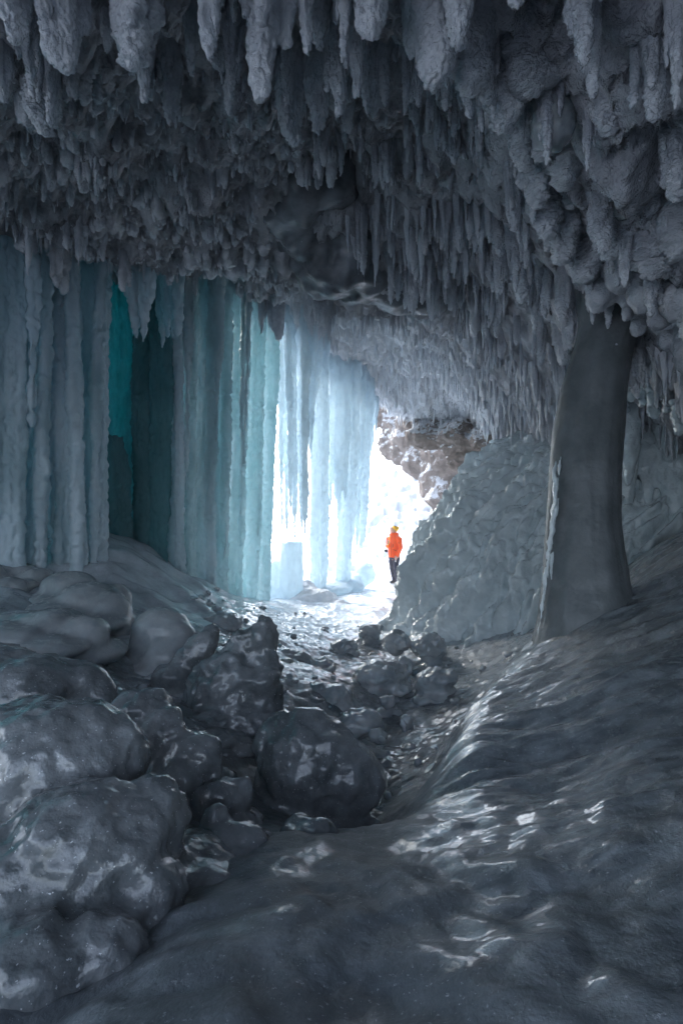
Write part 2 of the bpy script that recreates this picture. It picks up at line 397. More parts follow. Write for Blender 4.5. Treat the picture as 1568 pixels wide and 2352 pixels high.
tag(link('ground', me), 'rippled dark cave floor ice turning to snow outside', 'ground', kind='structure')
GZg = GZ.reshape(GX.shape)
def gz(x, y):                                   # ground height under a point
    i = int(np.clip(np.searchsorted(xs, x) - 1, 0, len(xs) - 2)); j = int(np.clip(np.searchsorted(ys, y) - 1, 0, len(ys) - 2))
    tx = (x - xs[i]) / (xs[i + 1] - xs[i]); ty = (y - ys[j]) / (ys[j + 1] - ys[j])
    return float((GZg[i, j] * (1 - tx) + GZg[i + 1, j] * tx) * (1 - ty) + (GZg[i, j + 1] * (1 - tx) + GZg[i + 1, j + 1] * tx) * ty)

# ------------------------------------------------------------------ ceiling
cp = [P(784, 40, 4.0), P(100, 0, 3.2), P(100, 250, 4.6), P(350, 60, 3.6), P(200, 450, 6.0), P(30, 535, 6.4), P(400, 545, 7.6), P(650, 210, 4.6), P(784, 330, 6.0),
      P(560, 380, 6.0), P(760, 640, 7.8), P(880, 660, 8.2), P(600, 640, 10.4), P(720, 700, 12), P(750, 850, 14), P(870, 905, 15.3), P(950, 960, 15), P(900, 720, 11), P(1000, 800, 11.5),
      P(1000, 870, 13.5), P(1050, 600, 8), P(1000, 380, 5.6), P(950, 200, 4.6), P(1200, 520, 6), P(1240, 430, 4.4), P(1200, 120, 3.2), P(1500, 250, 3.0), P(1400, 640, 5), P(1320, 780, 7),
      P(1200, 880, 9), P(1270, 1000, 9.2), P(1500, 820, 6), P(1568, 650, 4.2), P(1150, 980, 11.5), P(450, 600, 9.6), P(250, 565, 8.2), P(100, 550, 7.4),
      (0, 1, 4.9), (-2, 0, 4.9), (2, 1, 4.3), (0, -2, 4.7), (-5, -2, 4.6), (4, 0, 3.4), (4.5, -2, 3.0), (6, 4, 1.8), (5.2, 2, 2.8), (6.5, 8, 1.4), (6.5, 12, 1.8), (5, 14, 3.4),
      (-5, 2, 5.2), (-7, 5, 5.3), (-7, 9, 6), (-5, 12, 6.6), (-3, 14, 6.3), (-8, 0, 4), (5.0, 9.5, 2.9), (4.6, 6.5, 2.9), (7.5, -2, .5), (7.5, 8, .5), (7.5, 14, 1.5)]
TC = TPS(cp, .03)
def cz_disp(x, y, z):
    p = np.stack([x, y, z * .6], 1)
    q = np.stack([x, y, 0 * x], 1)
    big = .34 * fbm(p * .75, 3, 101) - .22 * np.abs(fbm(p * [1.5, 1.5, 1], 2, 102)) * sm(10, 8, y)
    b1 = fbm(q * 2.6, 3, 111); b2 = np.abs(perlin(q * 7.5, 121)); b3 = np.abs(perlin(q * 17, 122))
    return big - .16 * np.abs(b1) * 1.2 - .10 * (1 - b2 * 2) - .035 * (1 - b3 * 2)
def in_roof(x, y):                              # roof outline: curtain line on the left, lip ahead
    left = np.interp(y, [-3, 5, 7, 9, 11, 13, 15.5, 17], [-8, -7.6, -6.0, -4.9, -3.6, -2.1, -.3, .8])
    front = np.interp(x, [-2, -.5, .8, 1.6, 2.4, 3.6, 5, 8], [13.2, 15.0, 15.9, 16.2, 15.6, 14.6, 14.2, 14.2])
    back = np.interp(x, [-8, -2, 1, 3.5, 8], [-1.4, -1.4, -2.2, -5, -5])  # rear edge behind the camera is unseen, shaped to steer the daylight
    return np.minimum(np.minimum(x - left, front - y), y - back)
cxs = axis([(-8, -5, 60), (-5, 4.5, 330), (4.5, 8, 60)]); cys = axis([(-5, 1.2, 90), (1.2, 16.6, 470)])
CX, CY = np.meshgrid(cxs, cys, indexing='ij'); cz0 = TC(CX, CY)
cd = cz_disp(CX.ravel(), CY.ravel(), cz0.ravel())
ins = in_roof(CX.ravel(), CY.ravel()) + .22 * fbm(np.stack([CX.ravel(), CY.ravel(), 0 * CX.ravel()], 1) * 1.8, 3, 77)
edge = sm(.5, 0, ins)
CZ = cz0.ravel() + cd + edge * .5
keepv = ins > 0
fq = grid_faces(len(cxs), len(cys)); fq = fq[keepv[fq].all(1)]
used = np.unique(fq); remap = -np.ones(len(keepv), int); remap[used] = np.arange(len(used))
Vb = np.stack([CX.ravel(), CY.ravel(), CZ], 1)[used]; fb = remap[fq]
# outer shell above, joined at the rim: the rock that carries the ice
top = Vb.copy(); top[:, 2] = np.maximum(cz0.ravel()[used], 3.5) + 1.2 + 2.2 * sm(0, 1.6, ins[used]) + .4 * fbm(top * .5, 3, 88)
e = np.concatenate([fb[:, [0, 1]], fb[:, [1, 2]], fb[:, [2, 3]], fb[:, [3, 0]]]); es = np.sort(e, 1)
key = es[:, 0] * 10 ** 7 + es[:, 1]; _, idx, cnt = np.unique(key, return_index=True, return_counts=True); be = e[idx[cnt == 1]]
nv = len(Vb); side = np.stack([be[:, 1], be[:, 0], be[:, 0] + nv, be[:, 1] + nv], 1)
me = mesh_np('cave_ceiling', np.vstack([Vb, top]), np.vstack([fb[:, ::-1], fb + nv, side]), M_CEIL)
vv_ = np.vstack([Vb, top]); ml_ = np.clip(sm(8.5, 12.5, vv_[:, 1] + .25 * vv_[:, 0]) + .3 * fbm(vv_ * 1.5, 2, 99), 0, 1); at = me.attributes.new('mouth_light', 'FLOAT', 'POINT'); at.data.foreach_set('value', ml_.astype(np.float32))
tag(link('cave_ceiling', me), 'rough frost covered cave ceiling above the path', 'cave ceiling', kind='structure')
CZg = CZ.reshape(CX.shape)
def cz(x, y):
    i = int(np.clip(np.searchsorted(cxs, x) - 1, 0, len(cxs) - 2)); j = int(np.clip(np.searchsorted(cys, y) - 1, 0, len(cys) - 2))
    return float(CZg[i, j])

# ------------------------------------------------------------------ icicles
def knob(seed, a1=.02, a2=.012, fine=False, f1=7, f2=22, zs=.6, tip=True):
    def fn(v, n):
        q = v * [1, 1, zs]; t = 1.0
        if tip: t = .45 + .8 * sm(-.2, -1.0, v[:, 2])
        return t * (a1 * fbm(q * f1, 2, seed) + a2 * np.abs(perlin(q * f2, seed + 5)) * 2 + (a2 * .8 * perlin(v * 46, seed + 8) if fine else 0))
    return fn
def tipf(v, seed): return np.clip(sm(-.35, -.95, v[:, 2] + .25 * fbm(v * 6, 2, seed + 2)) * .8 + .35 * np.clip(fbm(v * 14, 2, seed + 4), 0, 1), 0, 1)
def icicle_proto(name, seed, r, fingers, blunt, voxel, mat, flat=.8, kn=(.02, .012), spread=1.0):
    """unit long icicle hanging from z=0 (root reaches above) to z=-1"""
    g = random.Random(seed); b = Blob()
    def one(x, y, L, rr, z0=.25):
        zz = [z0, 0, -.25 * L, -.5 * L, -.72 * L, -.88 * L, -.965 * L, -L]
        pr = [1.25, 1.1, .95, .86, .74, .58, .38, .12] if blunt else [1.3, 1.0, .78, .58, .40, .25, .14, .04]
        ox = oy = 0; pts = []
        for z in zz:
            pts.append((x + ox, y + oy, z)); ox += g.uniform(-.12, .12) * rr; oy += g.uniform(-.12, .12) * rr
        b.tube(pts, [rr * q * g.uniform(.88, 1.12) for q in pr], 10, flat, g.uniform(0, 3))
    one(0, 0, 1, r)
    for k in range(fingers):
        a = g.uniform(0, 6.28); d = r * g.uniform(.5, 1.0) * spread
        one(d * math.cos(a), d * math.sin(a), g.uniform(.45, .92), r * g.uniform(.35, .7))
    m = b.mesh(name, voxel, 2, mat, knob(seed, *kn, fine=voxel < .015)); v_ = co_of(m)
    at = m.attributes.new('tip', 'FLOAT', 'POINT'); at.data.foreach_set('value', tipf(v_, seed).astype(np.float32))
    return m
BIG = [icicle_proto('icicle', 10 + k, [.15, .18, .13, .20, .16, .14][k], 4 + k % 3, k % 3 != 1, .0115, M_FROST, .7, (.020, .017)) for k in range(6)]
MID = [icicle_proto('icicle', 40 + k, [.13, .10, .15, .12, .09, .14][k], 2 + k % 3, k % 2 == 0, .026, M_FROST, .8, (.02, .016)) for k in range(6)]
THIN = [icicle_proto('icicle', 70 + k, [.07, .09, .06, .08][k], 1 + k % 3, False, .024, M_DAYLIT, .9, (.010, .008), 1.3) for k in range(4)]
STUB = [icicle_proto('icicle', 90 + k, [.24, .30, .20, .27][k], 3, True, .05, M_FROST, .85, (.05, .03)) for k in range(4)]
def px_of(x, y, z): return (784 + x / y * F, 1176 - (z - CAMZ) / y * F)

heroes = []
def hero(px, tip, wpx, Y, label, kind=0, root=None, group=None, lean=0):
    """icicle whose tip is seen at (px, tip)"""
    x, y, z = P(px, tip, Y); zr = max(cz(x, y), z + .3) + .02 if root is None else root
    L = zr - z; me = BIG[kind % len(BIG)]; r0 = [.15, .18, .13, .20, .16, .14][kind % 6]
    s = (wpx / F * Y) / (2.0 * r0)
    o = link('icicle', me, None, (x, y, zr)); o.scale = (s, s, L); o.rotation_euler = (lean * .3, lean, rnd.uniform(0, 6))
    tag(o, label, 'icicle', group); heroes.append((x, y, s * .2)); return o
H = [(28, 95, 75, 2.7, 'short blunt frosted icicle in the top corner above the curtain', 2), (135, 165, 105, 2.7, 'second frosted icicle from the top corner above the curtain', 3),
     (300, 140, 140, 2.7, 'broad ragged frosted icicle with notched tip, top edge', 0), (485, 160, 112, 2.6, 'thick icicle with one small tooth at its tip, top edge', 4),
     (612, 205, 100, 2.6, 'long pale pointed icicle, fifth along the top edge', 5), (530, 225, 55, 3.3, 'darker icicle tucked behind two pale ones, top edge', 1),
     (702, 108, 58, 2.6, 'small ragged icicle beside the long pale pointed one', 2), (795, 145, 70, 2.6, 'narrow frosted icicle at the middle of the top edge', 1),
     (868, 78, 104, 2.5, 'short rounded stubby icicle at the top edge', 3), (985, 198, 125, 2.7, 'wide rounded frosted icicle beside the dark hollow', 3),
     (1080, 215, 112, 2.8, 'frosted icicle fused to the wide rounded one', 0), (1150, 300, 118, 3.1, 'blunt pitted icicle over the edge of the dark hollow', 3),
     (935, 262, 40, 3.6, 'slim dark icicle inside the hollow edge', 1), (1335, 145, 108, 2.3, 'pale pointed icicle in front of broad dark ones, top edge', 4),
     (1400, 310, 75, 2.9, 'twin tipped icicle hanging right of the pale pointed one', 0), (1375, 290, 50, 3.1, 'smooth broad icicle beside the twin tipped one', 3),
     (1492, 275, 60, 2.5, 'narrow icicle beside the black slit near the top corner', 5), (1555, 250, 70, 2.3, 'icicle in the top corner above the dark column', 1),
     (1515, 350, 45, 3.0, 'small pointed icicle behind the black slit', 1), (1455, 425, 60, 3.2, 'icicle tip midway above the dark column', 2),
     (1480, 500, 70, 3.6, 'squarish drooping icicle above the dark column', 3), (1555, 460, 75, 3.0, 'pitted icicle at the picture edge above the column', 0)]
for k, h in enumerate(H): hero(*h[:5], kind=h[5], lean=.06 * (1 if h[0] > 700 else -1) * rnd.uniform(.2, 1))

BULGE = []
for (px, py, Y, r) in [(720, 540, 7.4, .8), (790, 590, 7.6, .85), (700, 430, 6.6, .7), (660, 480, 6.9, .55), (850, 640, 8.0, .7), (905, 665, 8.3, .6), (760, 630, 7.7, .6), (980, 675, 8.6, .5)]:
    q_ = P(px, py, Y); BULGE.append((q_[0], q_[1], q_[2], r))
for k, (px, tp, wp, Y, lab) in enumerate([(1050, 120, 95, 2.5, 'short pale icicle in front of the fused wide ones, top edge'), (1215, 215, 120, 2.9, 'broad frosted icicle between pitted and pale pointed ones, top edge'),
    (1270, 330, 100, 3.3, 'broad shadowed icicle under the pale pointed one'), (200, 250, 60, 3.6, 'middle sized frosted icicle behind the top row above the curtain'), (390, 300, 62, 3.9, 'lone rounded frost clump behind the notched icicle'),
    (90, 300, 90, 3.5, 'fat frost clump near the picture edge above the curtain'), (740, 300, 60, 4.0, 'dark rounded icicle over the smooth bulge'), (660, 330, 70, 4.2, 'dark smooth icicle left of the hollow'),
    (1420, 420, 95, 3.4, 'broad dim icicle behind the twin tipped one'), (1555, 600, 90, 3.6, 'rough long icicle at the picture edge beside the pillar head')]):
    hero(px, tp, wp, Y, lab, kind=(3, 0, 3, 5, 4, 3, 0, 3, 0, 5)[k], root=cz(*P(px, tp, Y)[:2]) + .12, lean=.05 * (1 if px > 700 else -1))
# scattered icicles: size and character follow where they hang
def regions(px, py, y):
    """density per m2, length range, proto set, width factor"""
    if px > 1150 and py < 780: return 9, (.3, .75), 'BIG', .9
    if py < 140: return 16, (.25, .6), 'BIG', .8
    if px < 620 and py < 500: return 58, (.08, .26), 'MIX', 1.1
    if px < 700 and py < 680: return 80, (.06, .20), 'STUBMID', 1.1
    if px < 1170 and py < 430: return 30, (.12, .45), 'MID', .9
    if py < 700: return 50, (.25, .7), 'LONG', .85
    if px > 1080: return 70, (.2, .6), 'THIN', 1.0
    return 80, (.14, .42), 'THIN', 1.0
items = []; rs = np.random.RandomState(3)
N = 17000
for _ in range(N):
    x = rs.uniform(-7.5, 6.0); y = rs.uniform(1.9, 16.2)
    if min((x - q_[0]) ** 2 + (y - q_[1]) ** 2 - (q_[3] * .8) ** 2 for q_ in BULGE) < 0: continue
    if in_roof(np.array([x]), np.array([y]))[0] < .12: continue
    z = cz(x, y); px, py = px_of(x, y, z)
    if not (-260 < px < 1830 and -420 < py): continue
    if z < 2.2: continue
    dens, lr, kd, wf = regions(px, py, y)
    if rs.rand() > dens / 85.0 * .9: continue
    c = fbm(np.array([[x * .9, y * .9, 3.3]]), 2, 303)[0]
    L = (lr[0] + (lr[1] - lr[0]) * rs.rand() ** 1.6) * (1 + .7 * c)
    L = max(L, .07)
    if any((x - hx) ** 2 + (y - hy) ** 2 < (hr * .7) ** 2 for hx, hy, hr in heroes): continue
    if y < 2.6 and py < 0 and rs.rand() < .5: continue
    if kd == 'BIG': me = BIG[rs.randint(6)]; s = L * rs.uniform(.7, 1.3) * wf
    elif kd == 'MIX': me = (STUB, MID, MID, BIG)[rs.randint(4)]; me = me[rs.randint(len(me))]; s = L * rs.uniform(.8, 1.3)
    elif kd == 'STUBMID': me = (STUB, MID, STUB)[rs.randint(3)]; me = me[rs.randint(len(me))]; s = L * rs.uniform(.9, 1.5)
    elif kd == 'MID': me = MID[rs.randint(6)]; s = L * rs.uniform(.8, 1.4)
    elif kd == 'LONG': me = (MID, THIN, BIG)[rs.randint(3)]; me = me[rs.randint(len(me))]; s = L * rs.uniform(.6, 1.0)
    else: me = (THIN, THIN, MID)[rs.randint(3)]; me = me[rs.randint(len(me))]; s = L * rs.uniform(.7, 1.1)
    vis = 0 < px < 1568 and py - 0 > -L / y * F and py < 1100
    items.append((x, y, z + .05, L, s, me, L * s / y ** 2 * (1 if vis else .0001), rs.uniform(0, 6.28), rs.uniform(-.06, .06), px, py, kd))
items.sort(key=lambda t: -t[6])
def ic_group(px, py):
    if px > 1150 and py < 780: return 'large drooping icicles above the dark column', 'frosted icicle in the crowded cluster above the dark column'
    if py < 140: return 'frosted icicles along the top edge', 'frosted icicle crowded behind the big ones along the top edge'
    if px < 620: return 'frost clumps on the ceiling above the curtain', 'stubby frosted icicle on the ceiling above the ice curtain'
    if py < 430: return 'dark icicles in the ceiling hollow', 'dark frosted icicle in the hollow at the middle of the ceiling'
    if py < 700: return 'long icicles below the ceiling hollow', 'long slender frosted icicle between ceiling hollow and rock bulge'
    return 'slender icicles over the cave mouth', 'slender pale icicle hanging over the far cave mouth'
for it in items[:215]:
    x, y, z, L, s, me, _, rz, ln, px, py, kd = it
    o = link('icicle', me, None, (x, y, z)); o.scale = (s, s, L); o.rotation_euler = (ln, ln * .7, rz)
    g, lb = ic_group(px, py); tag(o, lb, 'icicle', g)
# all the remaining small ones: one mass
cache = {}
def lowpoly(me, lvl):
    k = (me.name, lvl)
    if k not in cache:
        o = bpy.data.objects.new('tmp', me); C.objects.link(o)
        if lvl:
            mo = o.modifiers.new('d', 'DECIMATE'); mo.ratio = lvl
        t = o.modifiers.new('t', 'TRIANGULATE')
        m2 = bpy.data.meshes.new_from_object(o.evaluated_get(bpy.context.evaluated_depsgraph_get()))
        bpy.data.objects.remove(o)
        f = np.empty(len(m2.polygons) * 3, dtype=np.int32); m2.polygons.foreach_get('vertices', f)
        v_ = co_of(m2); cache[k] = (v_, f.reshape(-1, 3), tipf(v_, 3))
    return cache[k]
VV, FF, TT, off = [], [], [], 0
for it in items[215:]:
    x, y, z, L, s, me, _, rz, ln, px, py, kd = it
    hpx = L / y * F
    v, f, tp = lowpoly(me, .45 if hpx > 60 else (.2 if hpx > 25 else .1))
    c_, s_ = math.cos(rz), math.sin(rz)
    q = v * [s, s, L]; q = np.stack([q[:, 0] * c_ - q[:, 1] * s_ + q[:, 2] * ln, q[:, 0] * s_ + q[:, 1] * c_, q[:, 2]], 1) + [x, y, z]
    VV.append(q); FF.append(f + off); TT.append(tp); off += len(v)
me = mesh_np('small_icicles', np.vstack(VV), np.vstack(FF), M_FROST)
at = me.attributes.new('tip', 'FLOAT', 'POINT'); at.data.foreach_set('value', np.clip(np.concatenate(TT) + sm(9, 13, np.vstack(VV)[:, 1]) * .6, 0, 1).astype(np.float32))  # besides frosted tips, far icicles whitened: daylight at the mouth painted in
tag(link('small_icicles', me), 'countless small frosted icicles covering the cave ceiling', 'small icicles', kind='stuff')
print('icicles', len(items), 'verts', off)

fr_ = random.Random(77)
for k in range(64):
    t = (k + fr_.random()) / 64; px = 5 + 640 * t; Y = float(np.interp(px, [0, 230, 440, 640], [5.9, 6.9, 8.9, 11.0])) + fr_.uniform(-.5, .1)
    x = (px - 784) / F * Y; L = fr_.uniform(.14, .36) * (1 + (fr_.random() < .12) * .9); me_ = (MID + THIN)[fr_.randrange(10)]; s_ = L * fr_.uniform(.9, 1.6)
    o = link('icicle', me_, None, (x, Y, cz(x, Y) + .08)); o.scale = (s_, s_, L); o.rotation_euler = (0, 0, fr_.uniform(0, 6))
    tag(o, 'frosted icicle in the ragged fringe along the top of the curtain', 'icicle', 'ragged fringe along the curtain top')
# rock bulge under the ceiling
b = Blob()
for (x, y, z, r) in BULGE: b.ball((x, y, z + r * .25), (r * .95, r * .9, r * .85))
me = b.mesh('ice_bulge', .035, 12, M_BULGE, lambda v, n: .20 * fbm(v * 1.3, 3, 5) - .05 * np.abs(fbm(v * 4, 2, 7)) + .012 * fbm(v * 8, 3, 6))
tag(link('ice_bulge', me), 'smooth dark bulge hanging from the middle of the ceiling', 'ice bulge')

# ------------------------------------------------------------------ ice curtain
def drape(px_top, px_bot, w_top, w_bot, ybot, Y, ribs, label, mat=M_CURT, hang=False, voxel=.024, seed=0, name='ice_column', depth=.7, group='ice columns of the curtain', short=.55, Yb=None, root=None, cat='ice column', level=False, point=False):
    g = random.Random(seed + 1000); Yb = Yb or Y
    w_top *= .9; w_bot *= .92; xb, yb, zb = P(px_bot, ybot, Yb); xt = (px_top - 784) / F * Y
    zt = (cz(xt, Y) + .25) if root is None else root
    if not hang: zb = min(zb, gz(xb, yb)) - .15
    b = Blob(); wt = w_top / F * Y; wb = w_bot / F * Yb; n = ribs; H = zt - zb
    for k in range(n):
        u = (k + .5) / n - .5 + g.uniform(-.2, .2) / n; dpt = g.uniform(-.75, .6) * depth * wt
        end = 1.0
        if k and (hang or g.random() < short): end = g.uniform(.55, .97)
        if hang and n > 2: end = (g.uniform(.72, 1.0) if abs(u) < .3 else g.uniform(.5, .85)) if not level else g.uniform(.9, 1.0)
        rr = (1.25 / n + .10) * .5 * g.uniform(.62, 1.4)
        m = 12; pts = []; rad = []
        wob = 0
        for i in range(m + 1):
            t = i / m * end; wd = wt * (1 - t) + wb * t
            wob += g.uniform(-.012, .012)
            pts.append((xt * (1 - t) + xb * t + u * wd + wob, Y * (1 - t) + yb * t + dpt * (1 - .3 * t), zt - H * t))
            q = rr * wd * g.uniform(.82, 1.2)
            if end < 1 or hang:
                q *= [1, 1, 1, 1, 1, 1, .97, .94, .9, .8, .64, .4, .1][i]
            if point: q *= [.1, .45, .75, .95, 1][i] if i < 5 else 1
            rad.append(max(q, .012))
        b.tube(pts, rad, 10, g.uniform(.8, 1.1), g.uniform(0, 3))
    if n > 1 and not hang:
        b.tube([(xt, Y + .1 * wt, zt), ((xt + xb) / 2, (Y + yb) / 2, (zt + zb) / 2), (xb, yb + .1 * wt, zb)], [wt * .37, (wt + wb) * .185, wb * .37], 12, depth)
    def dsp(v, nn):
        ck = 0 if hang else -.05 * np.exp(-((v[:, 2] - 4.476 + .083 * (v[:, 0] + 2.81) - .03 * fbm(v * 1.5, 2, 4)) / .03) ** 2) if 'curtain column' in label or 'ribbed' in label else 0
        return ck + .04 * fbm(v * [4, 4, .8], 3, seed + 3) + .022 * np.abs(perlin(v * [13, 13, 8], seed + 4)) * 2 + .02 * fbm(v * [8, 8, 9], 2, seed + 6)
    me = b.mesh(name, voxel, 2, mat, dsp)
    return tag(link(name, me), label, cat, group)
D = [ # px_top px_bot wtop wbot ybot Y ribs label hang
 (-75, -110, 90, 100, 1280, 5.9, 4, 'frosted ice column cut by the picture edge', False),
 (28, 12, 70, 80, 1262, 6.3, 4, 'outermost pale ice column at the picture edge', False),
 (92, 62, 75, 80, 1235, 6.7, 4, 'wide pale ice column, second from the picture edge', False),
 (160, 172, 55, 65, 1205, 7.0, 3, 'slim pale column between the second and the grey recess column', False),
 (222, 208, 70, 70, 1215, 7.4, 4, 'grey ice column bordering the turquoise recess', False),
 (138, 122, 30, 14, 1215, 6.9, 1, 'thin free hanging icicle between two pale columns', True),
 (318, 322, 66, 20, 822, 7.6, 3, 'frosted icicle hanging before the turquoise recess', True),
 (392, 395, 80, 60, 850, 8.4, 5, 'frosted drapery with ragged tips beside the recess', True),
 (385, 392, 85, 80, 1335, 9.2, 5, 'broad dark column at the far side of the recess', False),
 (330, 340, 70, 60, 1290, 10.0, 4, 'shadowed ice column deep inside the recess', False),
 (262, 272, 50, 60, 1260, 10.2, 4, 'darkest ice column deep inside the recess', False),
 (436, 434, 26, 10, 1130, 9.1, 2, 'slim hanging icicle before the edge of the broad dark column', True),
 (500, 496, 30, 12, 1040, 9.5, 2, 'hanging icicle ending at half height of the ribbed curtain', True),
 (566, 558, 30, 10, 1180, 10.2, 2, 'long hanging icicle before the greenish curtain column', True),
 (78, 76, 26, 10, 980, 6.3, 2, 'short hanging icicle in front of the two outermost columns', True),
 (458, 450, 64, 70, 1330, 10.8, 3, 'shaded column closing the gap behind the first ribbed ones', False),
 (160, 130, 90, 110, 1200, 8.4, 4, 'shaded column set back behind the slim pale one', False),
 (440, 432, 46, 44, 1345, 9.6, 4, 'ribbed column just right of the broad dark one', False),
 (478, 470, 44, 44, 1360, 10.0, 4, 'ribbed curtain column crossed by the thin crack', False),
 (518, 505, 46, 44, 1375, 10.3, 4, 'ribbed pale curtain column under the small frost fringe', False),
 (556, 538, 46, 46, 1385, 10.7, 4, 'greenish curtain column with a free hanging rib', False),
 (592, 572, 44, 44, 1385, 11.1, 4, 'pale green curtain column near the white gap', False),
 (626, 598, 44, 34, 1300, 11.5, 4, 'last column of the solid curtain before the white gap', False),
]
for k, (a, b_, wt, wb, yb, Y, ribs, lab, hang) in enumerate(D):
    o_ = drape(a, b_, wt, wb, yb, Y, ribs, lab, hang=hang, seed=k * 7, voxel=.02 if Y < 9 else .024, mat=M_MIDC if a >= 430 else M_CURT, group=None if hang else 'ice columns of the curtain')
D2 = [(672, 676, 76, 66, 1238, 12.0, 7, 'bright hanging ice drapery cut off level above the stump', True, .9),
      (716, 712, 50, 30, 1060, 12.5, 4, 'translucent hanging icicles fused beside the bright drapery', True, .8),
      (738, 730, 36, 30, 1350, 12.9, 3, 'narrow glowing column reaching the floor', False, .7),
      (778, 774, 50, 44, 1190, 13.4, 5, 'pale blue hanging drapery in the cave mouth', True, .7),
      (805, 790, 40, 40, 1320, 13.7, 4, 'pale blue column at the outer end of the curtain', False, .7),
      (842, 824, 38, 34, 1280, 14.2, 5, 'ragged outermost ice drapery beside the snow slope', True, .7),
      (860, 856, 22, 12, 1085, 14.8, 3, 'thin white icicles at the edge of the bright opening', True, .7)]
for k, (a, b_, wt, wb, yb, Y, ribs, lab, hang, dp) in enumerate(D2):
    drape(a, b_, wt, wb, yb, Y, ribs, lab, mat=M_LUM, hang=hang, seed=300 + k * 7, voxel=.028, depth=dp, group=None, level=k in (0, 3, 5))
# turquoise slabs glowing in the recess
drape(264, 264, 66, 62, 1120, 8.9, 6, 'glowing turquoise ice slab at the top of the recess', mat=M_TEAL, seed=501, group=None, name='turquoise_ice', cat='ice slab')
drape(352, 352, 34, 40, 1180, 9.6, 3, 'deep green ice slab behind the frosted drapery', mat=M_TEAL2, seed=511, group=None, name='turquoise_ice', cat='ice slab')
for k, (px, w_, top_, Y) in enumerate([(262, 40, 1000, 8.6), (306, 50, 700, 9.4), (334, 44, 720, 9.0), (362, 40, 760, 8.8)]):
    drape(px, px + 2, w_, w_ * 1.3, 1200, Y, 3, ('low dark ice rib ending in a point under the turquoise slab', 'dark teal ice rib just beside the turquoise slab', 'dark teal rib behind the frosted icicle hanging in the recess', 'dark teal rib against the broad dark column')[k],
          mat=M_DEEP, seed=520 + k, group=None, name='ice_rib', cat='ice rib', root=P(px, top_, Y)[2] if k == 0 else None, point=k == 0)

def ice_wall():
    line = np.array([(-7.3, 2.5), (-6.9, 5.5), (-6.1, 7.4), (-5.5, 8.8), (-5.0, 9.9), (-4.6, 10.7), (-4.2, 11.3)])
    seg = np.r_[0, np.cumsum(np.hypot(*np.diff(line, axis=0).T))]; s = np.linspace(0, seg[-1], 420)
    X = np.interp(s, seg, line[:, 0]); Y = np.interp(s, seg, line[:, 1]); t = np.linspace(0, 1, 110)
    S, T = np.meshgrid(s, t, indexing='ij'); XX = np.interp(S, s, X); YY = np.interp(S, s, Y)
    nx, ny = .87, -.5
    zt = np.array([cz(a + .3, b) + .5 for a, b in zip(X, Y)]); zb = np.array([gz(a, b) - .3 for a, b in zip(X, Y)])
    ZZ = zb[:, None] + (zt - zb)[:, None] * T
    q = np.stack([S.ravel(), 0 * S.ravel(), ZZ.ravel()], 1)
    dd = .28 * fbm(q * [1.6, 1, .18], 3, 601) + .05 * fbm(q * [7, 1, 1.2], 3, 602)
    V1 = np.stack([XX.ravel() + nx * dd, YY.ravel() + ny * dd, ZZ.ravel()], 1); V2 = V1 - np.array([nx, ny, 0]) * .45
    fa = grid_faces(420, 110); n = len(V1); e = np.concatenate([fa[:, [0, 1]], fa[:, [1, 2]], fa[:, [2, 3]], fa[:, [3, 0]]]); es = np.sort(e, 1)
    key = es[:, 0] * 10 ** 7 + es[:, 1]; _, idx, cnt = np.unique(key, return_index=True, return_counts=True); be = e[idx[cnt == 1]]
    me = mesh_np('ice_wall', np.vstack([V1, V2]), np.vstack([fa, fa[:, ::-1] + n, np.stack([be[:, 1], be[:, 0], be[:, 0] + n, be[:, 1] + n], 1)]), M_DEEP)
    tag(link('ice_wall', me), 'dark teal ice wall behind the columns of the curtain', 'ice wall')
ice_wall()

# ------------------------------------------------------------------ boulders
def rockdisp(seed, a=.05, f=3.0, a2=.012, f2=11, ridged=0.0):
    def fn(v, n):
        d = a * fbm(v * f, 3, seed) + a2 * fbm(v * f2, 3, seed + 9)
        if ridged: d = d - ridged * np.abs(fbm(v * f * 1.4, 2, seed + 3))
        return d
    return fn
def boulder(name, balls, label, mat=M_CLEAR, voxel=.03, smooth=8, disp=None, cat='ice boulder', group=None):
    """balls: (px, py, Y, rx_px, rz_px, [depth factor, rotation]) measured in the photo, given a real depth"""
    b = Blob(); sk = []
    for q in balls:
        px, py, Y, rx, rz = q[:5]; df = q[5] if len(q) > 5 else .9; rot = q[6] if len(q) > 6 else 0
        b.ball(P(px, py, Y), (rx / F * Y, rx / F * Y * df, rz / F * Y), (0, rot, 0), True)
        X_, Y_, Z_ = P(px, py, Y); sk.append((X_, Y_, Z_, rx / F * Y, rz / F * Y))
    lo = min(q[2] - q[4] for q in sk); x0 = min(q[0] - q[3] for q in sk); x1 = max(q[0] + q[3] for q in sk); ym = sum(q[1] for q in sk) / len(sk); w_ = (x1 - x0) / 2
    if cat in ('ice boulder', 'ice chunk'):
        for k in range(5):                       # frozen skirt that melts the lump into the floor
            a = k * 1.257 + w_ * 9; gx_, gy_ = (x0 + x1) / 2 + .62 * w_ * math.cos(a), ym + .55 * w_ * math.sin(a)
            b.ball((gx_, gy_, gz(gx_, gy_) - .01), (.62 * w_, .6 * w_, min(.13, .16 * w_ + .02)), None, True)
    me = b.mesh(name, voxel, smooth, mat, disp)
    return tag(link(name, me), label, cat, group)
boulder('ice_boulder', [(720, 1760, 3.5, 118, 118), (790, 1790, 3.45, 88, 88), (665, 1720, 3.6, 80, 90), (700, 1690, 3.55, 70, 62), (830, 1790, 3.5, 48, 62), (640, 1800, 3.5, 60, 70)],
        'large rounded clear ice boulder in the middle of the gully', voxel=.018, smooth=10, disp=rockdisp(1, .045, 3, .012, 12, .03))
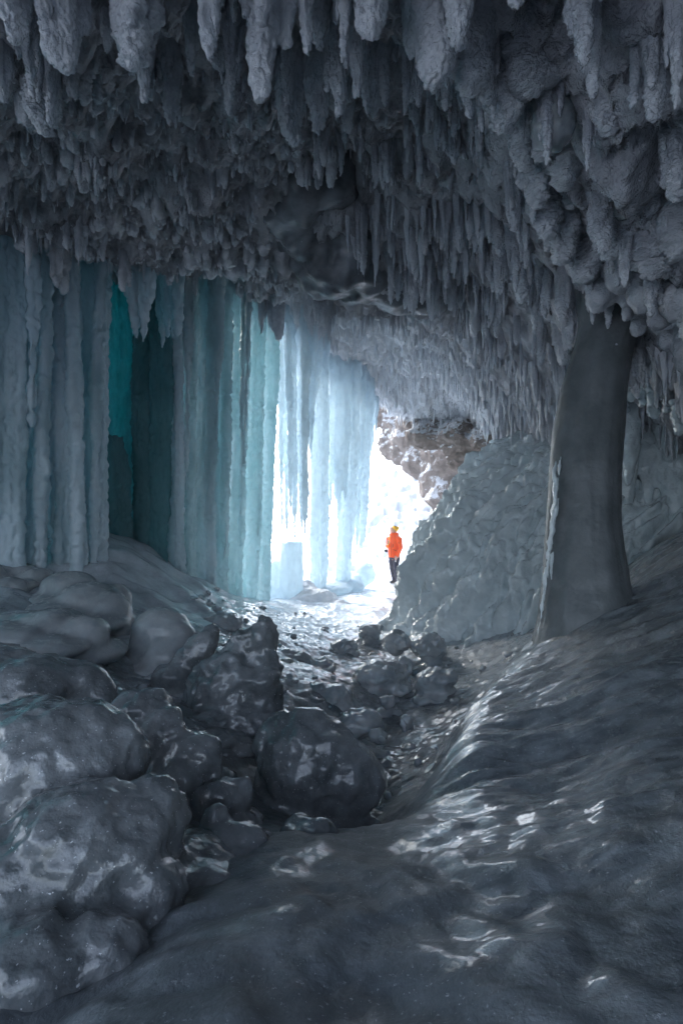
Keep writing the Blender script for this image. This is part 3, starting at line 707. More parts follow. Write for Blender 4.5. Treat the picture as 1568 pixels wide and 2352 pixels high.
boulder('ice_boulder', [(600, 1470, 4.6, 42, 60), (575, 1500, 4.6, 50, 70, .9, -.5), (540, 1570, 4.5, 85, 80), (500, 1620, 4.5, 80, 75), (600, 1590, 4.45, 55, 85), (560, 1650, 4.4, 90, 60), (620, 1560, 4.5, 30, 70), (615, 1440, 4.6, 24, 28), (470, 1580, 4.6, 50, 60)],
        'tall jagged dark ice peak rising behind the rounded boulder', voxel=.022, smooth=7, disp=rockdisp(2, .06, 3.2, .02, 12, .05))
boulder('ice_boulder', [(440, 1520, 4.9, 45, 85, .8, .55), (475, 1470, 4.95, 26, 45, .8, .5), (400, 1560, 4.8, 50, 40)],
        'slanted icy slab leaning beside the jagged peak', voxel=.022, smooth=6, disp=rockdisp(3, .03, 4, .012, 14, .02))
boulder('ice_boulder', [(370, 1455, 5.4, 68, 60), (410, 1470, 5.3, 40, 45), (345, 1490, 5.3, 50, 50), (380, 1510, 5.2, 55, 45)],
        'single smooth rounded ice dome beside the slanted slab', M_SMOOTH, .025, 12, rockdisp(4, .02, 3, .004, 15))
boulder('ice_boulder', [(160, 1350, 6.0, 62, 40), (205, 1385, 5.8, 75, 48), (245, 1410, 5.7, 58, 55), (140, 1400, 5.7, 60, 35), (270, 1380, 6.0, 32, 40), (255, 1450, 5.6, 45, 40), (200, 1440, 5.6, 60, 50)],
        'stacked smooth white ice lobes below the pale columns', M_SMOOTH, .025, 10, rockdisp(5, .015, 3, .004, 15))
boulder('ice_boulder', [(110, 1440, 4.9, 90, 42), (190, 1470, 4.8, 58, 55), (60, 1470, 4.9, 80, 50), (220, 1455, 4.9, 30, 38), (150, 1500, 4.7, 80, 45)],
        'low smooth ice lobes in front of the stacked white ones', M_SMOOTH, .022, 10, rockdisp(6, .02, 3, .004, 15))
boulder('ice_boulder', [(20, 1360, 5.9, 45, 35), (-20, 1340, 6, 40, 50), (40, 1325, 6.4, 40, 22), (85, 1330, 6.6, 30, 22)],
        'small smooth lumps at the picture edge below the columns', M_SMOOTH, .025, 8, rockdisp(7, .03, 4, .006, 15))
boulder('ice_boulder', [(60, 1570, 3.4, 130, 60), (170, 1570, 3.5, 75, 50), (10, 1540, 3.5, 80, 50), (220, 1600, 3.5, 50, 40)],
        'low glossy ice hump behind the giant foreground boulder', voxel=.02, smooth=10, disp=rockdisp(8, .035, 3.5, .008, 14))
boulder('ice_boulder', [(130, 1780, 2.15, 190, 165), (260, 1750, 2.2, 90, 100), (60, 1700, 2.3, 140, 100), (330, 1930, 1.95, 105, 130), (180, 1980, 1.8, 200, 180), (380, 1900, 2.0, 60, 75), (50, 2050, 1.7, 180, 160), (290, 2090, 1.75, 110, 110), (230, 1690, 2.3, 60, 60), (60, 2250, 1.45, 170, 150), (230, 2200, 1.5, 120, 110), (330, 2060, 1.75, 110, 100)],
        'giant glossy dark ice boulder filling the lower corner', voxel=.014, smooth=18, disp=lambda v, n: .03 * fbm(v * 3.5, 3, 9) + .009 * fbm(v * 16, 3, 10) - .025 * np.abs(fbm(v * 6, 2, 12)))
boulder('ice_boulder', [(330, 1640, 3.0, 70, 65), (370, 1700, 2.9, 75, 75), (440, 1740, 2.85, 65, 70), (400, 1800, 2.75, 80, 70), (300, 1650, 3.1, 45, 60), (480, 1790, 2.8, 35, 45)],
        'wet ridged ice hump between giant boulder and gully', voxel=.018, smooth=8, disp=rockdisp(10, .04, 4, .012, 14, .03))
boulder('ice_boulder', [(510, 1840, 2.7, 60, 55), (560, 1820, 2.75, 30, 35), (470, 1850, 2.7, 40, 50)],
        'small ridged ice lump in front of the wet hump', voxel=.018, smooth=8, disp=rockdisp(11, .03, 5, .01, 16))
boulder('ice_boulder', [(500, 1900, 2.35, 45, 60), (560, 1930, 2.3, 55, 50), (520, 1930, 2.3, 60, 40)],
        'translucent pointed ice lump at the lip of the gully', voxel=.015, smooth=10, disp=rockdisp(12, .03, 5, .006, 16))
boulder('ice_boulder', [(535, 1730, 3.9, 55, 38), (500, 1745, 3.85, 35, 30)], 'dark low stone of ice between peak and rounded boulder', voxel=.02, smooth=8, disp=rockdisp(13, .03, 4, .008, 16))
boulder('ice_boulder', [(690, 1900, 2.55, 40, 22), (730, 1905, 2.5, 35, 20)], 'thin rim of ice in front of the rounded boulder', voxel=.015, smooth=8, disp=rockdisp(14, .02, 6, .008, 18))
R = [(905, 1475, 7.3, 38, 34, 'pyramid shaped ice block left in the middle of the path'), (985, 1485, 7.2, 48, 38, 'rounded dark ice block beside the pyramid shaped one'),
     (870, 1550, 6.3, 75, 36, 'wide rough ice slab lying across the path'), (930, 1530, 6.4, 26, 26, 'knob of ice at the end of the wide slab'),
     (1000, 1560, 6.0, 55, 32, 'flat topped ice block near the flowing mound'), (765, 1600, 5.5, 55, 34, 'low ridged ice chunk left of the wide slab'),
     (830, 1660, 4.9, 62, 36, 'low icy hump behind the rounded boulder'), (936, 1660, 4.9, 20, 24, 'small upright ice nub alone on the path'),
     (680, 1515, 6.6, 45, 26, 'ice chunk beside the top of the jagged peak'), (848, 1450, 8.4, 38, 18, 'farthest low ice chunk before the bright floor'),
     (680, 1585, 5.6, 28, 22, 'small ice chunk at the foot of the jagged peak'), (790, 1480, 7.6, 40, 14, 'flat ice slab in the middle of the rubble'),
     (520, 1430, 7.2, 50, 28, 'rounded lump on the slope behind the jagged peak'), (470, 1415, 7.8, 30, 22, 'small lump on the slope below the ribbed curtain'),
     (740, 1530, 6.6, 40, 20, 'broken ice chunk between jagged peak and wide slab'), (870, 1690, 4.6, 30, 20, 'small glossy chunk behind the rounded boulder'),
     (895, 1610, 5.6, 30, 16, 'shard of ice just in front of the wide slab')]
for k, (px, py, Y, rx, rz, lab) in enumerate(R):
    g = random.Random(k + 50); L = [(px, py, Y, rx * .8, rz * .9)]
    for _ in range(4): L.append((px + g.uniform(-.5, .5) * rx, py + g.uniform(-.25, .5) * rz, Y + g.uniform(-.15, .15), rx * g.uniform(.35, .55), rz * g.uniform(.5, .75), .9, g.uniform(-.5, .5)))
    boulder('ice_chunk', L, lab, M_CHUNK, voxel=.022, smooth=4, disp=rockdisp(60 + k, .03, 5, .012, 16, .04), cat='ice chunk', group='broken ice on the cave path')
# crumbs of ice
VV, FF, off = [], [], 0
for k in range(230):
    x = rs.uniform(-2.2, 2.6); y = rs.uniform(3.3, 10.5)
    if right_mask(np.array([x]), np.array([y]))[0] > .3: continue
    if y > 9 and rs.rand() < .5: continue
    r = .012 + .05 * rs.rand() ** 3.6; z = gz(x, y)
    v = SPH[0] * [r * rs.uniform(.8, 1.6), r * rs.uniform(.8, 1.6), r * rs.uniform(.5, 1.0)]
    v = v * (1 + .35 * perlin(SPH[0] * 2.1 + k * 1.7, 5))[:, None]
    a = rs.uniform(0, 6.28); v = np.stack([v[:, 0] * math.cos(a) - v[:, 1] * math.sin(a), v[:, 0] * math.sin(a) + v[:, 1] * math.cos(a), v[:, 2]], 1) + [x, y, z + r * .2]
    f = [q if q[2] != q[3] and q[1] != q[2] else None for q in SPH[1]]
    tri = []
    for q in SPH[1]:
        u = []
        for i in q:
            if i not in u: u.append(i)
        tri.append(u[:3]);
        if len(u) == 4: tri.append([u[0], u[2], u[3]])
    VV.append(v); FF.append(np.array(tri) + off); off += len(v)
tag(link('ice_rubble', mesh_np('ice_rubble', np.vstack(VV), np.vstack(FF), M_CHUNK)), 'scattered crumbs of broken ice on the cave floor', 'ice rubble', kind='stuff')

# ------------------------------------------------------------------ flowing mound
def mound():
    cx, cy = 5.6, 11.2; na, nr = 760, 420
    ang = np.linspace(math.radians(140), math.radians(290), na); t = np.linspace(0, 1.2, nr)
    A, T = np.meshgrid(ang, t, indexing='ij')
    # foot line of the mound seen in the photo
    foot = [(2.6, 15.4), (2.0, 13.8), (1.85, 12.5), (1.42, 10.9), (1.0, 9.7), (1.15, 8.6), (1.7, 7.8), (2.25, 7.1), (2.8, 6.2), (3.6, 5.9), (5.0, 5.7), (6.6, 5.8)]
    fa = [math.atan2(y - cy, x - cx) % (2 * math.pi) for x, y in foot]; fr = [math.hypot(x - cx, y - cy) for x, y in foot]
    Rf = np.interp(A, fa, fr) * 1.0
    R_ = Rf * T; X = cx + R_ * np.cos(A); Y = cy + R_ * np.sin(A)
    prof = np.maximum(np.clip(1 - T ** 4, 0, 1) ** .8 + .25 * np.clip(1 - T, 0, 1), .12 * sm(1.2, .88, T)) + .03 * sm(1.1, .9, T)
    Hm = 3.42
    Z = prof * Hm - .25
    dl = np.hypot(np.diff(R_, axis=1), np.diff(Z, axis=1)); S_ = np.concatenate([np.zeros((na, 1)), np.cumsum(dl, 1)], 1)
    arc = A * 4.4; p = np.stack([arc.ravel(), S_.ravel(), 0 * A.ravel()], 1)
    warp = .25 * fbm(p * .6, 2, 701); p2 = p.copy(); p2[:, 0] += warp + .5 * S_.ravel()
    r1 = np.abs(perlin(p2 * [1.7, .20, 1], 711)); r2 = np.abs(perlin(p2 * [4.2, .9, 1], 712)); r3 = fbm(p2 * [7.5, 4.2, 1], 2, 713); r4 = np.abs(perlin(p2 * [12, 7, 1], 715))
    r5 = np.abs(perlin(p2 * [6.0, 3.6, 1] + [0, 0, 7], 716)); r0 = fbm(p2 * [.5, .25, 1], 2, 718)
    d = (.18 * r0 + .26 * r1 * 2 + .15 * r2 * 2 + .11 * r5 * 2 + .04 * r3 + .05 * r4 * 2 - .27 + .22 * np.exp(-(((A.ravel() - 3.62) / .10) ** 2 + ((T.ravel() - .93) / .06) ** 2)) + .2 * np.exp(-(((A.ravel() - 3.82) / .11) ** 2 + ((T.ravel() - .90) / .07) ** 2))) * np.clip(T.ravel() * 2.2, 0, 1) * sm(1.2, .98, T.ravel())
    tx = np.cos(A).ravel() * .75; ty = np.sin(A).ravel() * .75
    X = X.ravel() + tx * d; Y = Y.ravel() + ty * d; Z = Z.ravel() + .6 * d
    me = mesh_np('ice_mound', np.stack([X, Y, Z], 1), grid_faces(na, nr), M_FLOW)
    tag(link('ice_mound', me), 'pale blue mound of rippled flowing ice beside the path', 'ice mound')
mound()

# ------------------------------------------------------------------ dark column
def path_tube(name, rows, mat, label, cat, n=160, m=260, seed=0, flut=(.05, 5), fine=.008, flat=1.0, cap=True, group=None):
    """rows: px_left, px_right, py, Y"""
    c = []; r = []
    for (l, rr, py, Y) in rows:
        c.append(P((l + rr) / 2, py, Y)); r.append((rr - l) / 2 / F * Y)
    c = np.array(c); r = np.array(r); tt = np.linspace(0, 1, len(rows)); t = np.linspace(0, 1, m)
    def sp(v): # smooth interpolation
        o = np.interp(t, tt, v); k = np.ones(15) / 15; pad = np.r_[np.full(7, o[0]) - (o[7:0:-1] - o[0]), o, np.full(7, o[-1])]; return np.convolve(pad, k, 'valid')[:m]
    CXp, CYp, CZp, Rp = sp(c[:, 0]), sp(c[:, 1]), np.interp(t, tt, c[:, 2]), sp(r)
    a = np.linspace(0, 2 * math.pi, n, endpoint=False); A, T = np.meshgrid(a, t, indexing='ij')
    R_ = np.interp(T, t, Rp)
    q = np.stack([np.cos(A).ravel() * 1.2, np.sin(A).ravel() * 1.2, (np.interp(T, t, CZp)).ravel() * .35], 1)
    q2 = np.stack([np.cos(A).ravel() * 3, np.sin(A).ravel() * 3, (np.interp(T, t, CZp)).ravel() * 4], 1)
    d = 1 + flut[0] * fbm(q * flut[1] / 3, 3, seed) * 2 + fine * fbm(q2 * 2, 3, seed + 4) * 2
    Rr = R_.ravel() * d
    V = np.stack([np.interp(T, t, CXp).ravel() + Rr * np.cos(A).ravel(), np.interp(T, t, CYp).ravel() + flat * Rr * np.sin(A).ravel(), np.interp(T, t, CZp).ravel()], 1)
    me = mesh_np(name, V, grid_faces(n, m, True), mat)
    return tag(link(name, me), label, cat, group)
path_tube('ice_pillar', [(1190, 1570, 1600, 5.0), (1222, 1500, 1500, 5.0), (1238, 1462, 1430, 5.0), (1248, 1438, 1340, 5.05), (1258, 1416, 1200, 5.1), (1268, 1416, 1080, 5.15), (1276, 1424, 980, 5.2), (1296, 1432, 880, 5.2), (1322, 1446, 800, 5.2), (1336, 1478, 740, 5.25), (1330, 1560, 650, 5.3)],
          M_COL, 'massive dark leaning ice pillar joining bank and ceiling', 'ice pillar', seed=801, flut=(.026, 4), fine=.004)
# drips frozen on the pillar's edge
b = Blob()
for k in range(22):
    t = rnd.random(); py = 1060 + 400 * t; px = np.interp(py, [1000, 1200, 1340, 1470], [1282, 1268, 1254, 1226]) + rnd.uniform(-5, 8)
    x, y, z = P(px, py, 4.98 + rnd.uniform(-.1, .1)); L = rnd.uniform(.08, .22); r = rnd.uniform(.012, .032)
    b.tube([(x + .02, y, z + .1), (x, y, z), (x - .01, y - .02, z - L)], [r * .5, r, r * .4], 8)
me = b.mesh('frozen_drips', .012, 2, M_FLOW, lambda v, n: .008 * fbm(v * 14, 2, 3))
tag(link('frozen_drips', me), 'shiny frozen drips running down the edge of the dark pillar', 'frozen drips')

# lobed ice hanging over the pillar
def lobes(items_, label, mat, voxel=.022, seed=0, name='ice_drapery', smooth=5, cat='ice drapery', group=None, a=.03):
    b = Blob(); g = random.Random(seed)
    for (px, pyt, pyb, Y, wpx) in items_:
        x, y, zb = P(px, pyb, Y); zt = P(px, pyt, Y)[2]; r = wpx / 2 / F * Y; H = zt - zb; lean = (px - 784) / 784 * .12
        zz = [-.3, 0, .25, .5, .75, .9, 1.0]; rr = [1.3, 1.1, 1.0, .95, .88, .7, .2]; lean += g.uniform(-.06, .06); r *= g.uniform(.8, 1.1)
        b.tube([(x + lean * H * (1 - q), y + .25 * H * (1 - q), zt - H * q) for q in zz], [r * k * g.uniform(.82, 1.12) for k in rr], 12, g.uniform(.8, 1.0), g.uniform(0, 3))
        b.ball((x, y, zb + r * .9), (r * .80, r * .75, r * 1.0))
    me = b.mesh(name, voxel, smooth, mat, lambda v, n: a * 1.5 * fbm(v * [4, 4, 1.8], 3, seed) + .018 * np.abs(perlin(v * 16, seed + 3)) * 2)
    v_ = co_of(me); at = me.attributes.new('tip', 'FLOAT', 'POINT'); at.data.foreach_set('value', np.clip(.25 + .7 * fbm(v_ * 5, 3, seed + 9), 0, 1).astype(np.float32))
    return tag(link(name, me), label, cat, group)
for k, (px, tp, wp, Y, lab) in enumerate([(1205, 395, 85, 3.6, 'blunt rough icicle, first of the row stepping down beside the hollow'), (1238, 470, 100, 3.8, 'wide rough icicle, second of the row stepping down beside the hollow'),
    (1262, 545, 78, 4.1, 'rough icicle in the middle of the row stepping down beside the hollow'), (1300, 600, 90, 4.3, 'rough icicle, next to last of the row stepping down beside the hollow'), (1340, 650, 84, 4.5, 'lowest rough icicle of the row stepping down beside the hollow'),
    (1290, 420, 110, 3.5, 'broad pitted icicle before the stepping row'), (1420, 590, 90, 3.9, 'long broad icicle ending just above the pillar head'), (1500, 640, 90, 3.8, 'long broad icicle above the glassy ones behind the pillar')]):
    hero(px, tp, wp, Y, lab, kind=(3, 0, 5, 3, 0, 5, 3, 0)[k], root=cz(*P(px, tp, Y)[:2]) + .15, lean=.07)
lobes([(1350, 440, 640, 4.6, 60), (1374, 520, 712, 4.7, 56), (1398, 480, 700, 4.7, 66), (1440, 470, 744, 4.6, 54), (1425, 400, 660, 4.4, 80), (1480, 420, 710, 4.3, 66), (1408, 640, 822, 5.0, 50), (1460, 560, 770, 4.7, 50)],
      'rounded ice lobes wrapping the head of the dark pillar', M_FROST, seed=31)
lobes([(1510, 380, 750, 4.2, 70), (1555, 380, 730, 4.0, 80), (1600, 350, 720, 3.9, 90), (1530, 560, 800, 4.6, 56), (1580, 560, 860, 4.4, 60)],
      'heavy icicle cluster at the picture edge above the bank', M_FROST, seed=41)
lobes([(1270, -60, 330, 3.1, 120), (1320, 0, 300, 3.3, 100), (1400, 60, 400, 3.5, 90), (1440, 100, 500, 3.7, 90), (1500, 60, 430, 3.4, 80), (1545, 160, 560, 3.7, 80)],
      'broad smooth dark icicles side by side behind the pale pointed one', M_SMOOTH, seed=47, a=.02)
# ice behind the pillar
lobes([(1450, 840, 920, 6.4, 24), (1475, 830, 935, 6.3, 22), (1432, 860, 950, 6.6, 24), (1500, 820, 960, 6.1, 28), (1530, 800, 950, 5.9, 22), (1560, 780, 1000, 5.7, 26), (1545, 820, 930, 5.8, 20)],
      'clear glassy icicles hanging behind the dark pillar', M_FLOW, .018, 51, smooth=2, a=.015)
b = Blob(); g = random.Random(5)
for k in range(34):
    px = 1420 + 190 * g.random(); Y = 6.8 + g.random() * .9; t0 = g.uniform(840, 950); t1 = t0 + g.uniform(140, 330)
    x, y, z0 = P(px, t0, Y); z1 = P(px, min(t1, 1310), Y)[2]; r = g.uniform(.10, .24)
    b.tube([(x + .2, y + .2, z0 + .5), (x, y, z0), (x - .03, y - .05, (z0 + z1) / 2), (x, y - .02, z1)], [r * .8, r * .9, r * 1.1, r * .35], 10)
for (px, py, Y, r) in [(1500, 1150, 7.9, 1.1), (1580, 1000, 8.0, 1.3), (1480, 1260, 7.4, .6), (1560, 1300, 7.2, .7)]:
    b.ball(P(px, py, Y), (r, r * .6, r * 1.1))
me = b.mesh('ice_cascade', .03, 3, M_FLOW, lambda v, n: .05 * fbm(v * [4, 4, 1.4], 3, 71) + .015 * fbm(v * [12, 12, 6], 2, 72))
tag(link('ice_cascade', me), 'frozen cascade of glossy drips behind the dark pillar', 'ice cascade')
# low ice bank at far right behind column
# broken stump and mounds at the curtain foot
b = Blob(); x, y, z = P(668, 1300, 12.2)
b.tube([(x, y, z - 1.2), (x, y, z - .3), (x + .02, y, z + .35), (x + .02, y, z + .58)], [.34, .30, .28, .26], 9, 1, .3)
b.ball((x - .5, y + .2, z - .75), (.55, .5, .5)); b.ball((x - .35, y + .1, z - .3), (.3, .3, .45))
me = b.mesh('ice_stump', .03, 1, M_LUM, rockdisp(81, .03, 3, .012, 11))
tag(link('ice_stump', me), 'broken ice stump standing under the bright drapery', 'ice stump')
boulder('snow_lump', [(838, 1318, 14.3, 24, 26), (815, 1335, 14.2, 30, 18), (800, 1345, 13.8, 40, 16), (750, 1352, 13.3, 60, 14)], 'snowy lump at the foot of the outermost column', M_LUM, .035, 5, rockdisp(82, .04, 3, .015, 9), 'snow lump')
boulder('snow_lump', [(715, 1375, 12.3, 60, 26), (760, 1392, 12.0, 50, 14), (690, 1360, 12.6, 40, 30)], 'low snow drift along the foot of the glowing column', M_SNOW, .035, 5, rockdisp(83, .06, 3, .02, 9), 'snow drift')

# ------------------------------------------------------------------ rock outside and far ceiling rock
b = Blob()
for (px, py, Y, rx, ry, rz) in [(905, 1000, 22, .8, .7, 1.05), (880, 945, 22.5, .5, .5, .8), (930, 1020, 21.5, .8, .7, .9), (965, 1060, 21, .7, .6, .8), (960, 980, 21.5, 1.1, .9, 1.1), (1050, 1040, 20, 1.5, 1.2, 1.3), (1000, 1090, 20, .8, .7, .9), (1020, 980, 20, 1.5, 1.5, 1.1), (1150, 1060, 19.5, 1.8, 1.5, 1.6), (1005, 1140, 19.5, .45, .5, .75), (1100, 940, 21, 2.2, 2, 1.5), (1230, 1000, 19, 2, 2, 2.2)]:
    b.ball(P(px, py, Y), (rx, ry, rz))
me = b.mesh('rock_cliff', .07, 3, M_ROCK, lambda v, n: .25 * fbm(v * .9, 4, 91) - .12 * np.abs(fbm(v * 2.2, 3, 92)) + .05 * fbm(v * 6, 3, 93))
tag(link('rock_cliff', me), 'reddish brown rock cliff dusted with snow outside the mouth', 'rock cliff')
b = Blob()
for (px, py, Y, rx, ry, rz) in [(1010, 1000, 14.6, .9, .6, .5), (1080, 1010, 14.0, 1.0, .7, .7), (1150, 1010, 13.2, .9, .8, .6), (960, 975, 15.2, .5, .5, .3), (1060, 1050, 14.4, .5, .4, .4), (1220, 1020, 12.5, 1.0, 1, .7)]:
    b.ball(P(px, py, Y), (rx, ry, rz))
me = b.mesh('rock_ledge', .045, 3, M_ROCK, lambda v, n: .14 * fbm(v * 1.6, 4, 95) - .10 * np.abs(fbm(v * 4, 3, 96)) + .03 * fbm(v * 10, 3, 97))
tag(link('rock_ledge', me), 'brown rock underside showing below the frosted ceiling lip', 'rock ledge')
hz = Blob(); hm, hn = new_mat('cold_air'); hv = hn.nodes.new('ShaderNodeVolumePrincipled'); hv.inputs['Density'].default_value = HAZE
hv.inputs['Color'].default_value = (.88, .93, 1, 1); hv.inputs['Anisotropy'].default_value = .35; ho = hn.nodes.new('ShaderNodeOutputMaterial'); hn.links.new(hv.outputs[0], ho.inputs['Volume'])
x0, x1, y0, y1, z0, z1 = -1520, 1520, -1520, 1520, -4, 14.0
me = mesh_np('haze', [(x0, y0, z0), (x1, y0, z0), (x1, y1, z0), (x0, y1, z0), (x0, y0, z1), (x1, y0, z1), (x1, y1, z1), (x0, y1, z1)], [(0, 3, 2, 1), (4, 5, 6, 7), (0, 1, 5, 4), (1, 2, 6, 5), (2, 3, 7, 6), (3, 0, 4, 7)], hm, False)
if HAZE > 0: tag(link('haze', me), 'thin frosty mist glowing in the cave mouth', 'haze', kind='stuff')
# ------------------------------------------------------------------ the person
def person():
    px0, py0, Y0 = 907, 1341, 15.3
    X0 = P(px0, py0, Y0)[0]; Z0 = gz(X0, Y0)
    root = bpy.data.objects.new('person', None); C.objects.link(root); root.location = (X0, Y0, Z0)
    tag(root, 'person in orange hooded jacket and yellow hat looking up', 'person', kind='thing')
    def q(cx, cy, y=0.0): return ((cx - 760) * .00104, y, (2010 - cy) * .00104)
    def mt(name, col, rough=.7, sc=30):
        m, nt = new_mat(name); t = NT(nt); v = t.pos()
        c = t.mix(t.noise(v, 8, 4), tuple(k * .8 for k in col), tuple(min(1, k * 1.15) for k in col))
        t.out(t.prin(c, rough, t.bump(t.noise(v, sc, 3), .4, .006), .4)); return m
    skin = mt('skin', (.52, .30, .24), .5); orange = mt('orange_cloth', (.86, .10, .02), .6, 14); dark = mt('dark_trousers', (.035, .035, .055), .7, 14)
    yellow = mt('yellow_knit', (.86, .46, .02), .8, 60); black = mt('black_rubber', (.02, .02, .025), .5); grey = mt('grey_sole', (.3, .3, .3), .7); white = mt('white_print', (.8, .8, .8))
    # body: one continuous skin surface
    b = Blob(); hd = q(700, 462, 0); R = (0, math.radians(-32), 0)
    b.ball(hd, (.082, .074, .112), R, True); b.ball(q(675, 490), (.062, .058, .075), R, True)
    b.tube([q(640, 452), q(628, 476), q(640, 494)], [.010, .020, .012], 8)                 # nose
    b.ball(q(642, 515), (.022, .030, .012), R); b.ball(q(652, 540), (.026, .03, .022), R)    # mouth, chin
    b.ball(q(748, 470, -.074), (.018, .012, .032), R); b.ball(q(748, 470, .074), (.018, .012, .032), R)
    b.cap(q(735, 520), q(750, 620), .055, .06)
    b.cap(q(745, 700), q(730, 1000), .13, .12); b.cap(q(730, 1000), q(735, 1230), .12, .125)
    b.cap(q(745, 660), q(870, 710, -.12), .06, .06); b.cap(q(745, 660), q(585, 705, .10), .06, .06)
    b.cap(q(870, 710, -.12), q(912, 975, -.16), .052, .042); b.cap(q(912, 975, -.16), q(815, 1165, -.17), .040, .028)
    b.cap(q(585, 705, .10), q(535, 930, .02), .052, .042); b.cap(q(535, 930, .02), q(548, 872, -.10), .040, .028)
    b.cap(q(800, 1230, -.07), q(768, 1560, -.09), .088, .058); b.cap(q(768, 1560, -.09), q(825, 1920, -.06), .056, .038)
    b.cap(q(665, 1240, .08), q(672, 1570, .07), .086, .056); b.cap(q(672, 1570, .07), q(735, 1900, .10), .054, .038)
    # hands: palm, four bent fingers, thumb
    for (wx, wy, wd, dx, dz, cl) in ((549, 858, -.115, .1, 1, 1), (805, 1185, -.175, -.45, -.9, 0)):
        w_ = Vector(q(wx, wy, wd)); dv = Vector((dx, 0, dz)).normalized(); sv = Vector((dv.z, 0, -dv.x))
        pc = w_ + dv * .045; b.ball(pc, (.042, .02, .05))
        for k in range(4):
            f0 = pc + dv * .035 + sv * (k - 1.5) * .021; ln = (.034, .040, .037, .028)[k]
            f1 = f0 + dv * ln * .8 + Vector((0, -.012, 0)); f2 = f1 + (dv * -.2 + Vector((0, -1, 0))) * ln * .7 if cl else f1 + dv * ln * .8
            b.cap(f0, f1, .0095, .0090); b.cap(f1, f2, .0090, .0075)
        t0 = pc - dv * .015 + sv * .035; t1 = t0 + (dv * .7 + sv * .6) * .03; b.cap(t0, t1, .011, .010); b.cap(t1, t1 + (dv - sv * .2 + Vector((0, -.4, 0))) * .022, .010, .008)
    link('body', b.mesh('body', .0075, 2, skin), root)
    for s in (-1, 1):
        e = Blob(); e.ball(q(650, 440, s * .030), .011); link('eye', e.mesh('eye', .004, 0, black), root)
    # jacket
    b = Blob(); wr = lambda v, n: .007 * fbm(v * [9, 9, 6], 3, 5) - .006 * np.abs(fbm(v * [14, 14, 9], 2, 9))
    b.cap(q(728, 720), q(715, 980), .150, .150); b.ball(q(735, 700), (.19, .14, .11)); b.ball(q(720, 1000), (.175, .14, .16)); b.ball(q(722, 1120), (.165, .145, .14))
    b.tube([q(725, 900), q(720, 1100), q(722, 1245)], [.165, .168, .160], 16, .85)
    b.cap(q(745, 690), q(870, 728, -.12), .085, .082); b.cap(q(745, 690), q(588, 725, .10), .085, .08)
    b.cap(q(870, 728, -.12), q(905, 960, -.16), .078, .066); b.cap(q(905, 960, -.16), q(812, 1185, -.165), .066, .052)
    b.cap(q(588, 725, .10), q(545, 925, .02), .076, .060); b.cap(q(545, 925, .02), q(548, 895, -.07), .060, .046)
    j = link('jacket', b.mesh('jacket', .012, 3, orange, wr), root)
    hb = Blob(); hb.tube([q(725, 640), q(722, 590), q(718, 545)], [.128, .132, .118], 16, .8); hb.ball(q(800, 590), (.065, .09, .065))
    link('hood', hb.mesh('hood', .010, 3, orange, lambda v, n: .006 * fbm(v * 12, 3, 8)), root)
    z = Blob(); z.tube([q(640, 600, -.118), q(640, 760, -.155), q(632, 950, -.150), q(628, 1220, -.140)], [.005] * 4, 6); link('zip', z.mesh('zip', .004, 0, black), j)
    for pts in ([(690, 1015, -.152), (785, 1058, -.155)], [(838, 790, -.205), (842, 855, -.220)], [(690, 860, -.155), (672, 960, -.155)]):
        z = Blob(); z.tube([q(*p) for p in pts], [.007] * 2, 6); link('pocket_zip', z.mesh('pocket_zip', .004, 0, black), j)
    # trousers
    b = Blob(); b.ball(q(730, 1230), (.150, .125, .11))
    b.cap(q(795, 1250, -.06), q(765, 1560, -.09), .105, .080); b.cap(q(765, 1560, -.09), q(822, 1920, -.06), .080, .066)
    b.cap(q(668, 1250, .07), q(672, 1570, .07), .098, .074); b.cap(q(672, 1570, .07), q(740, 1900, .10), .074, .060)
    b.tube([q(822, 1880, -.06), q(822, 1950, -.06)], [.072, .074], 12); b.tube([q(742, 1860, .10), q(742, 1935, .10)], [.062, .064], 12)
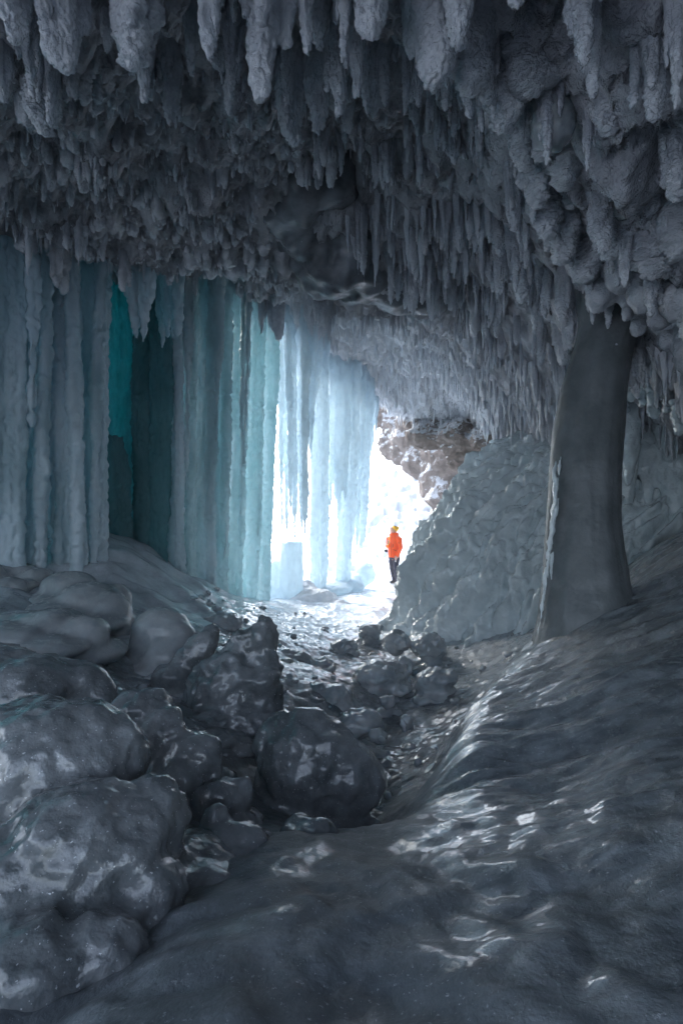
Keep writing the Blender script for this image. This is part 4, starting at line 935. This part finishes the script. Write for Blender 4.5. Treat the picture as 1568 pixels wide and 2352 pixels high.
    tr = link('trousers', b.mesh('trousers', .012, 2, dark, lambda v, n: .009 * fbm(v * [10, 10, 14], 3, 15) - .006 * np.abs(fbm(v * 12, 2, 19))), root)
    z = Blob(); z.ball(q(755, 1342, -.172), (.016, .008, .020)); link('thigh_emblem', z.mesh('thigh_emblem', .004, 0, white), tr)
    # boots
    for (cx, cy, y) in ((815, 1975, -.07), (710, 1968, .09)):
        b = Blob(); b.ball(q(cx + 10, cy - 25, y), (.055, .05, .06)); b.ball(q(cx - 55, cy, y - .03), (.062, .045, .035)); b.ball(q(cx - 15, cy - 5, y - .01), (.085, .048, .042))
        bo = link('boot', b.mesh('boot', .008, 2, black), root)
        s = Blob(); s.tube([q(cx - 30, cy + 18, y - .02), q(cx - 30, cy + 34, y - .02)], [.098, .098], 16, .55); link('sole', s.mesh('sole', .007, 1, grey), bo)
    # hat
    b = Blob(); b.ball(q(752, 425), (.062, .088, .105), (0, math.radians(-28), 0), True)
    b.tube([q(770, 440), q(815, 410), q(850, 385), q(865, 372)], [.085, .062, .042, .022], 14, .8); b.tube([q(790, 470), q(800, 515)], [.05, .012], 10)
    h = link('hat', b.mesh('hat', .008, 3, yellow, lambda v, n: .004 * fbm(v * 18, 3, 3)), root)
    z = Blob(); z.tube([q(712, 350, -.03), q(762, 350, -.06), q(795, 378, -.085), q(800, 430, -.088)], [.010] * 4, 8); z.ball(q(728, 345, 0), (.03, .05, .013)); link('hat_strap', z.mesh('hat_strap', .005, 0, black), h)
    # camera carried on a shoulder strap: held thing of its own
    cr = bpy.data.objects.new('camera_bag', None); C.objects.link(cr); cr.location = (X0, Y0, Z0); tag(cr, 'small black camera hanging on a strap beside the orange jacket', 'camera', kind='thing')
    b = Blob(); b.cap(q(505, 1060, .0), q(520, 1075, .03), .040, .036); b.tube([q(520, 1075, .03), q(470, 1050, -.03)], [.042, .036], 14)
    link('camera_body', b.mesh('camera_body', .008, 1, black), cr)
    b = Blob(); b.tube([q(600, 650, -.08), q(586, 760, -.13), q(560, 860, -.135), q(530, 960, -.07), q(520, 1040, .0)], [.009] * 5, 6); link('strap', b.mesh('strap', .005, 0, yellow), cr)
person()
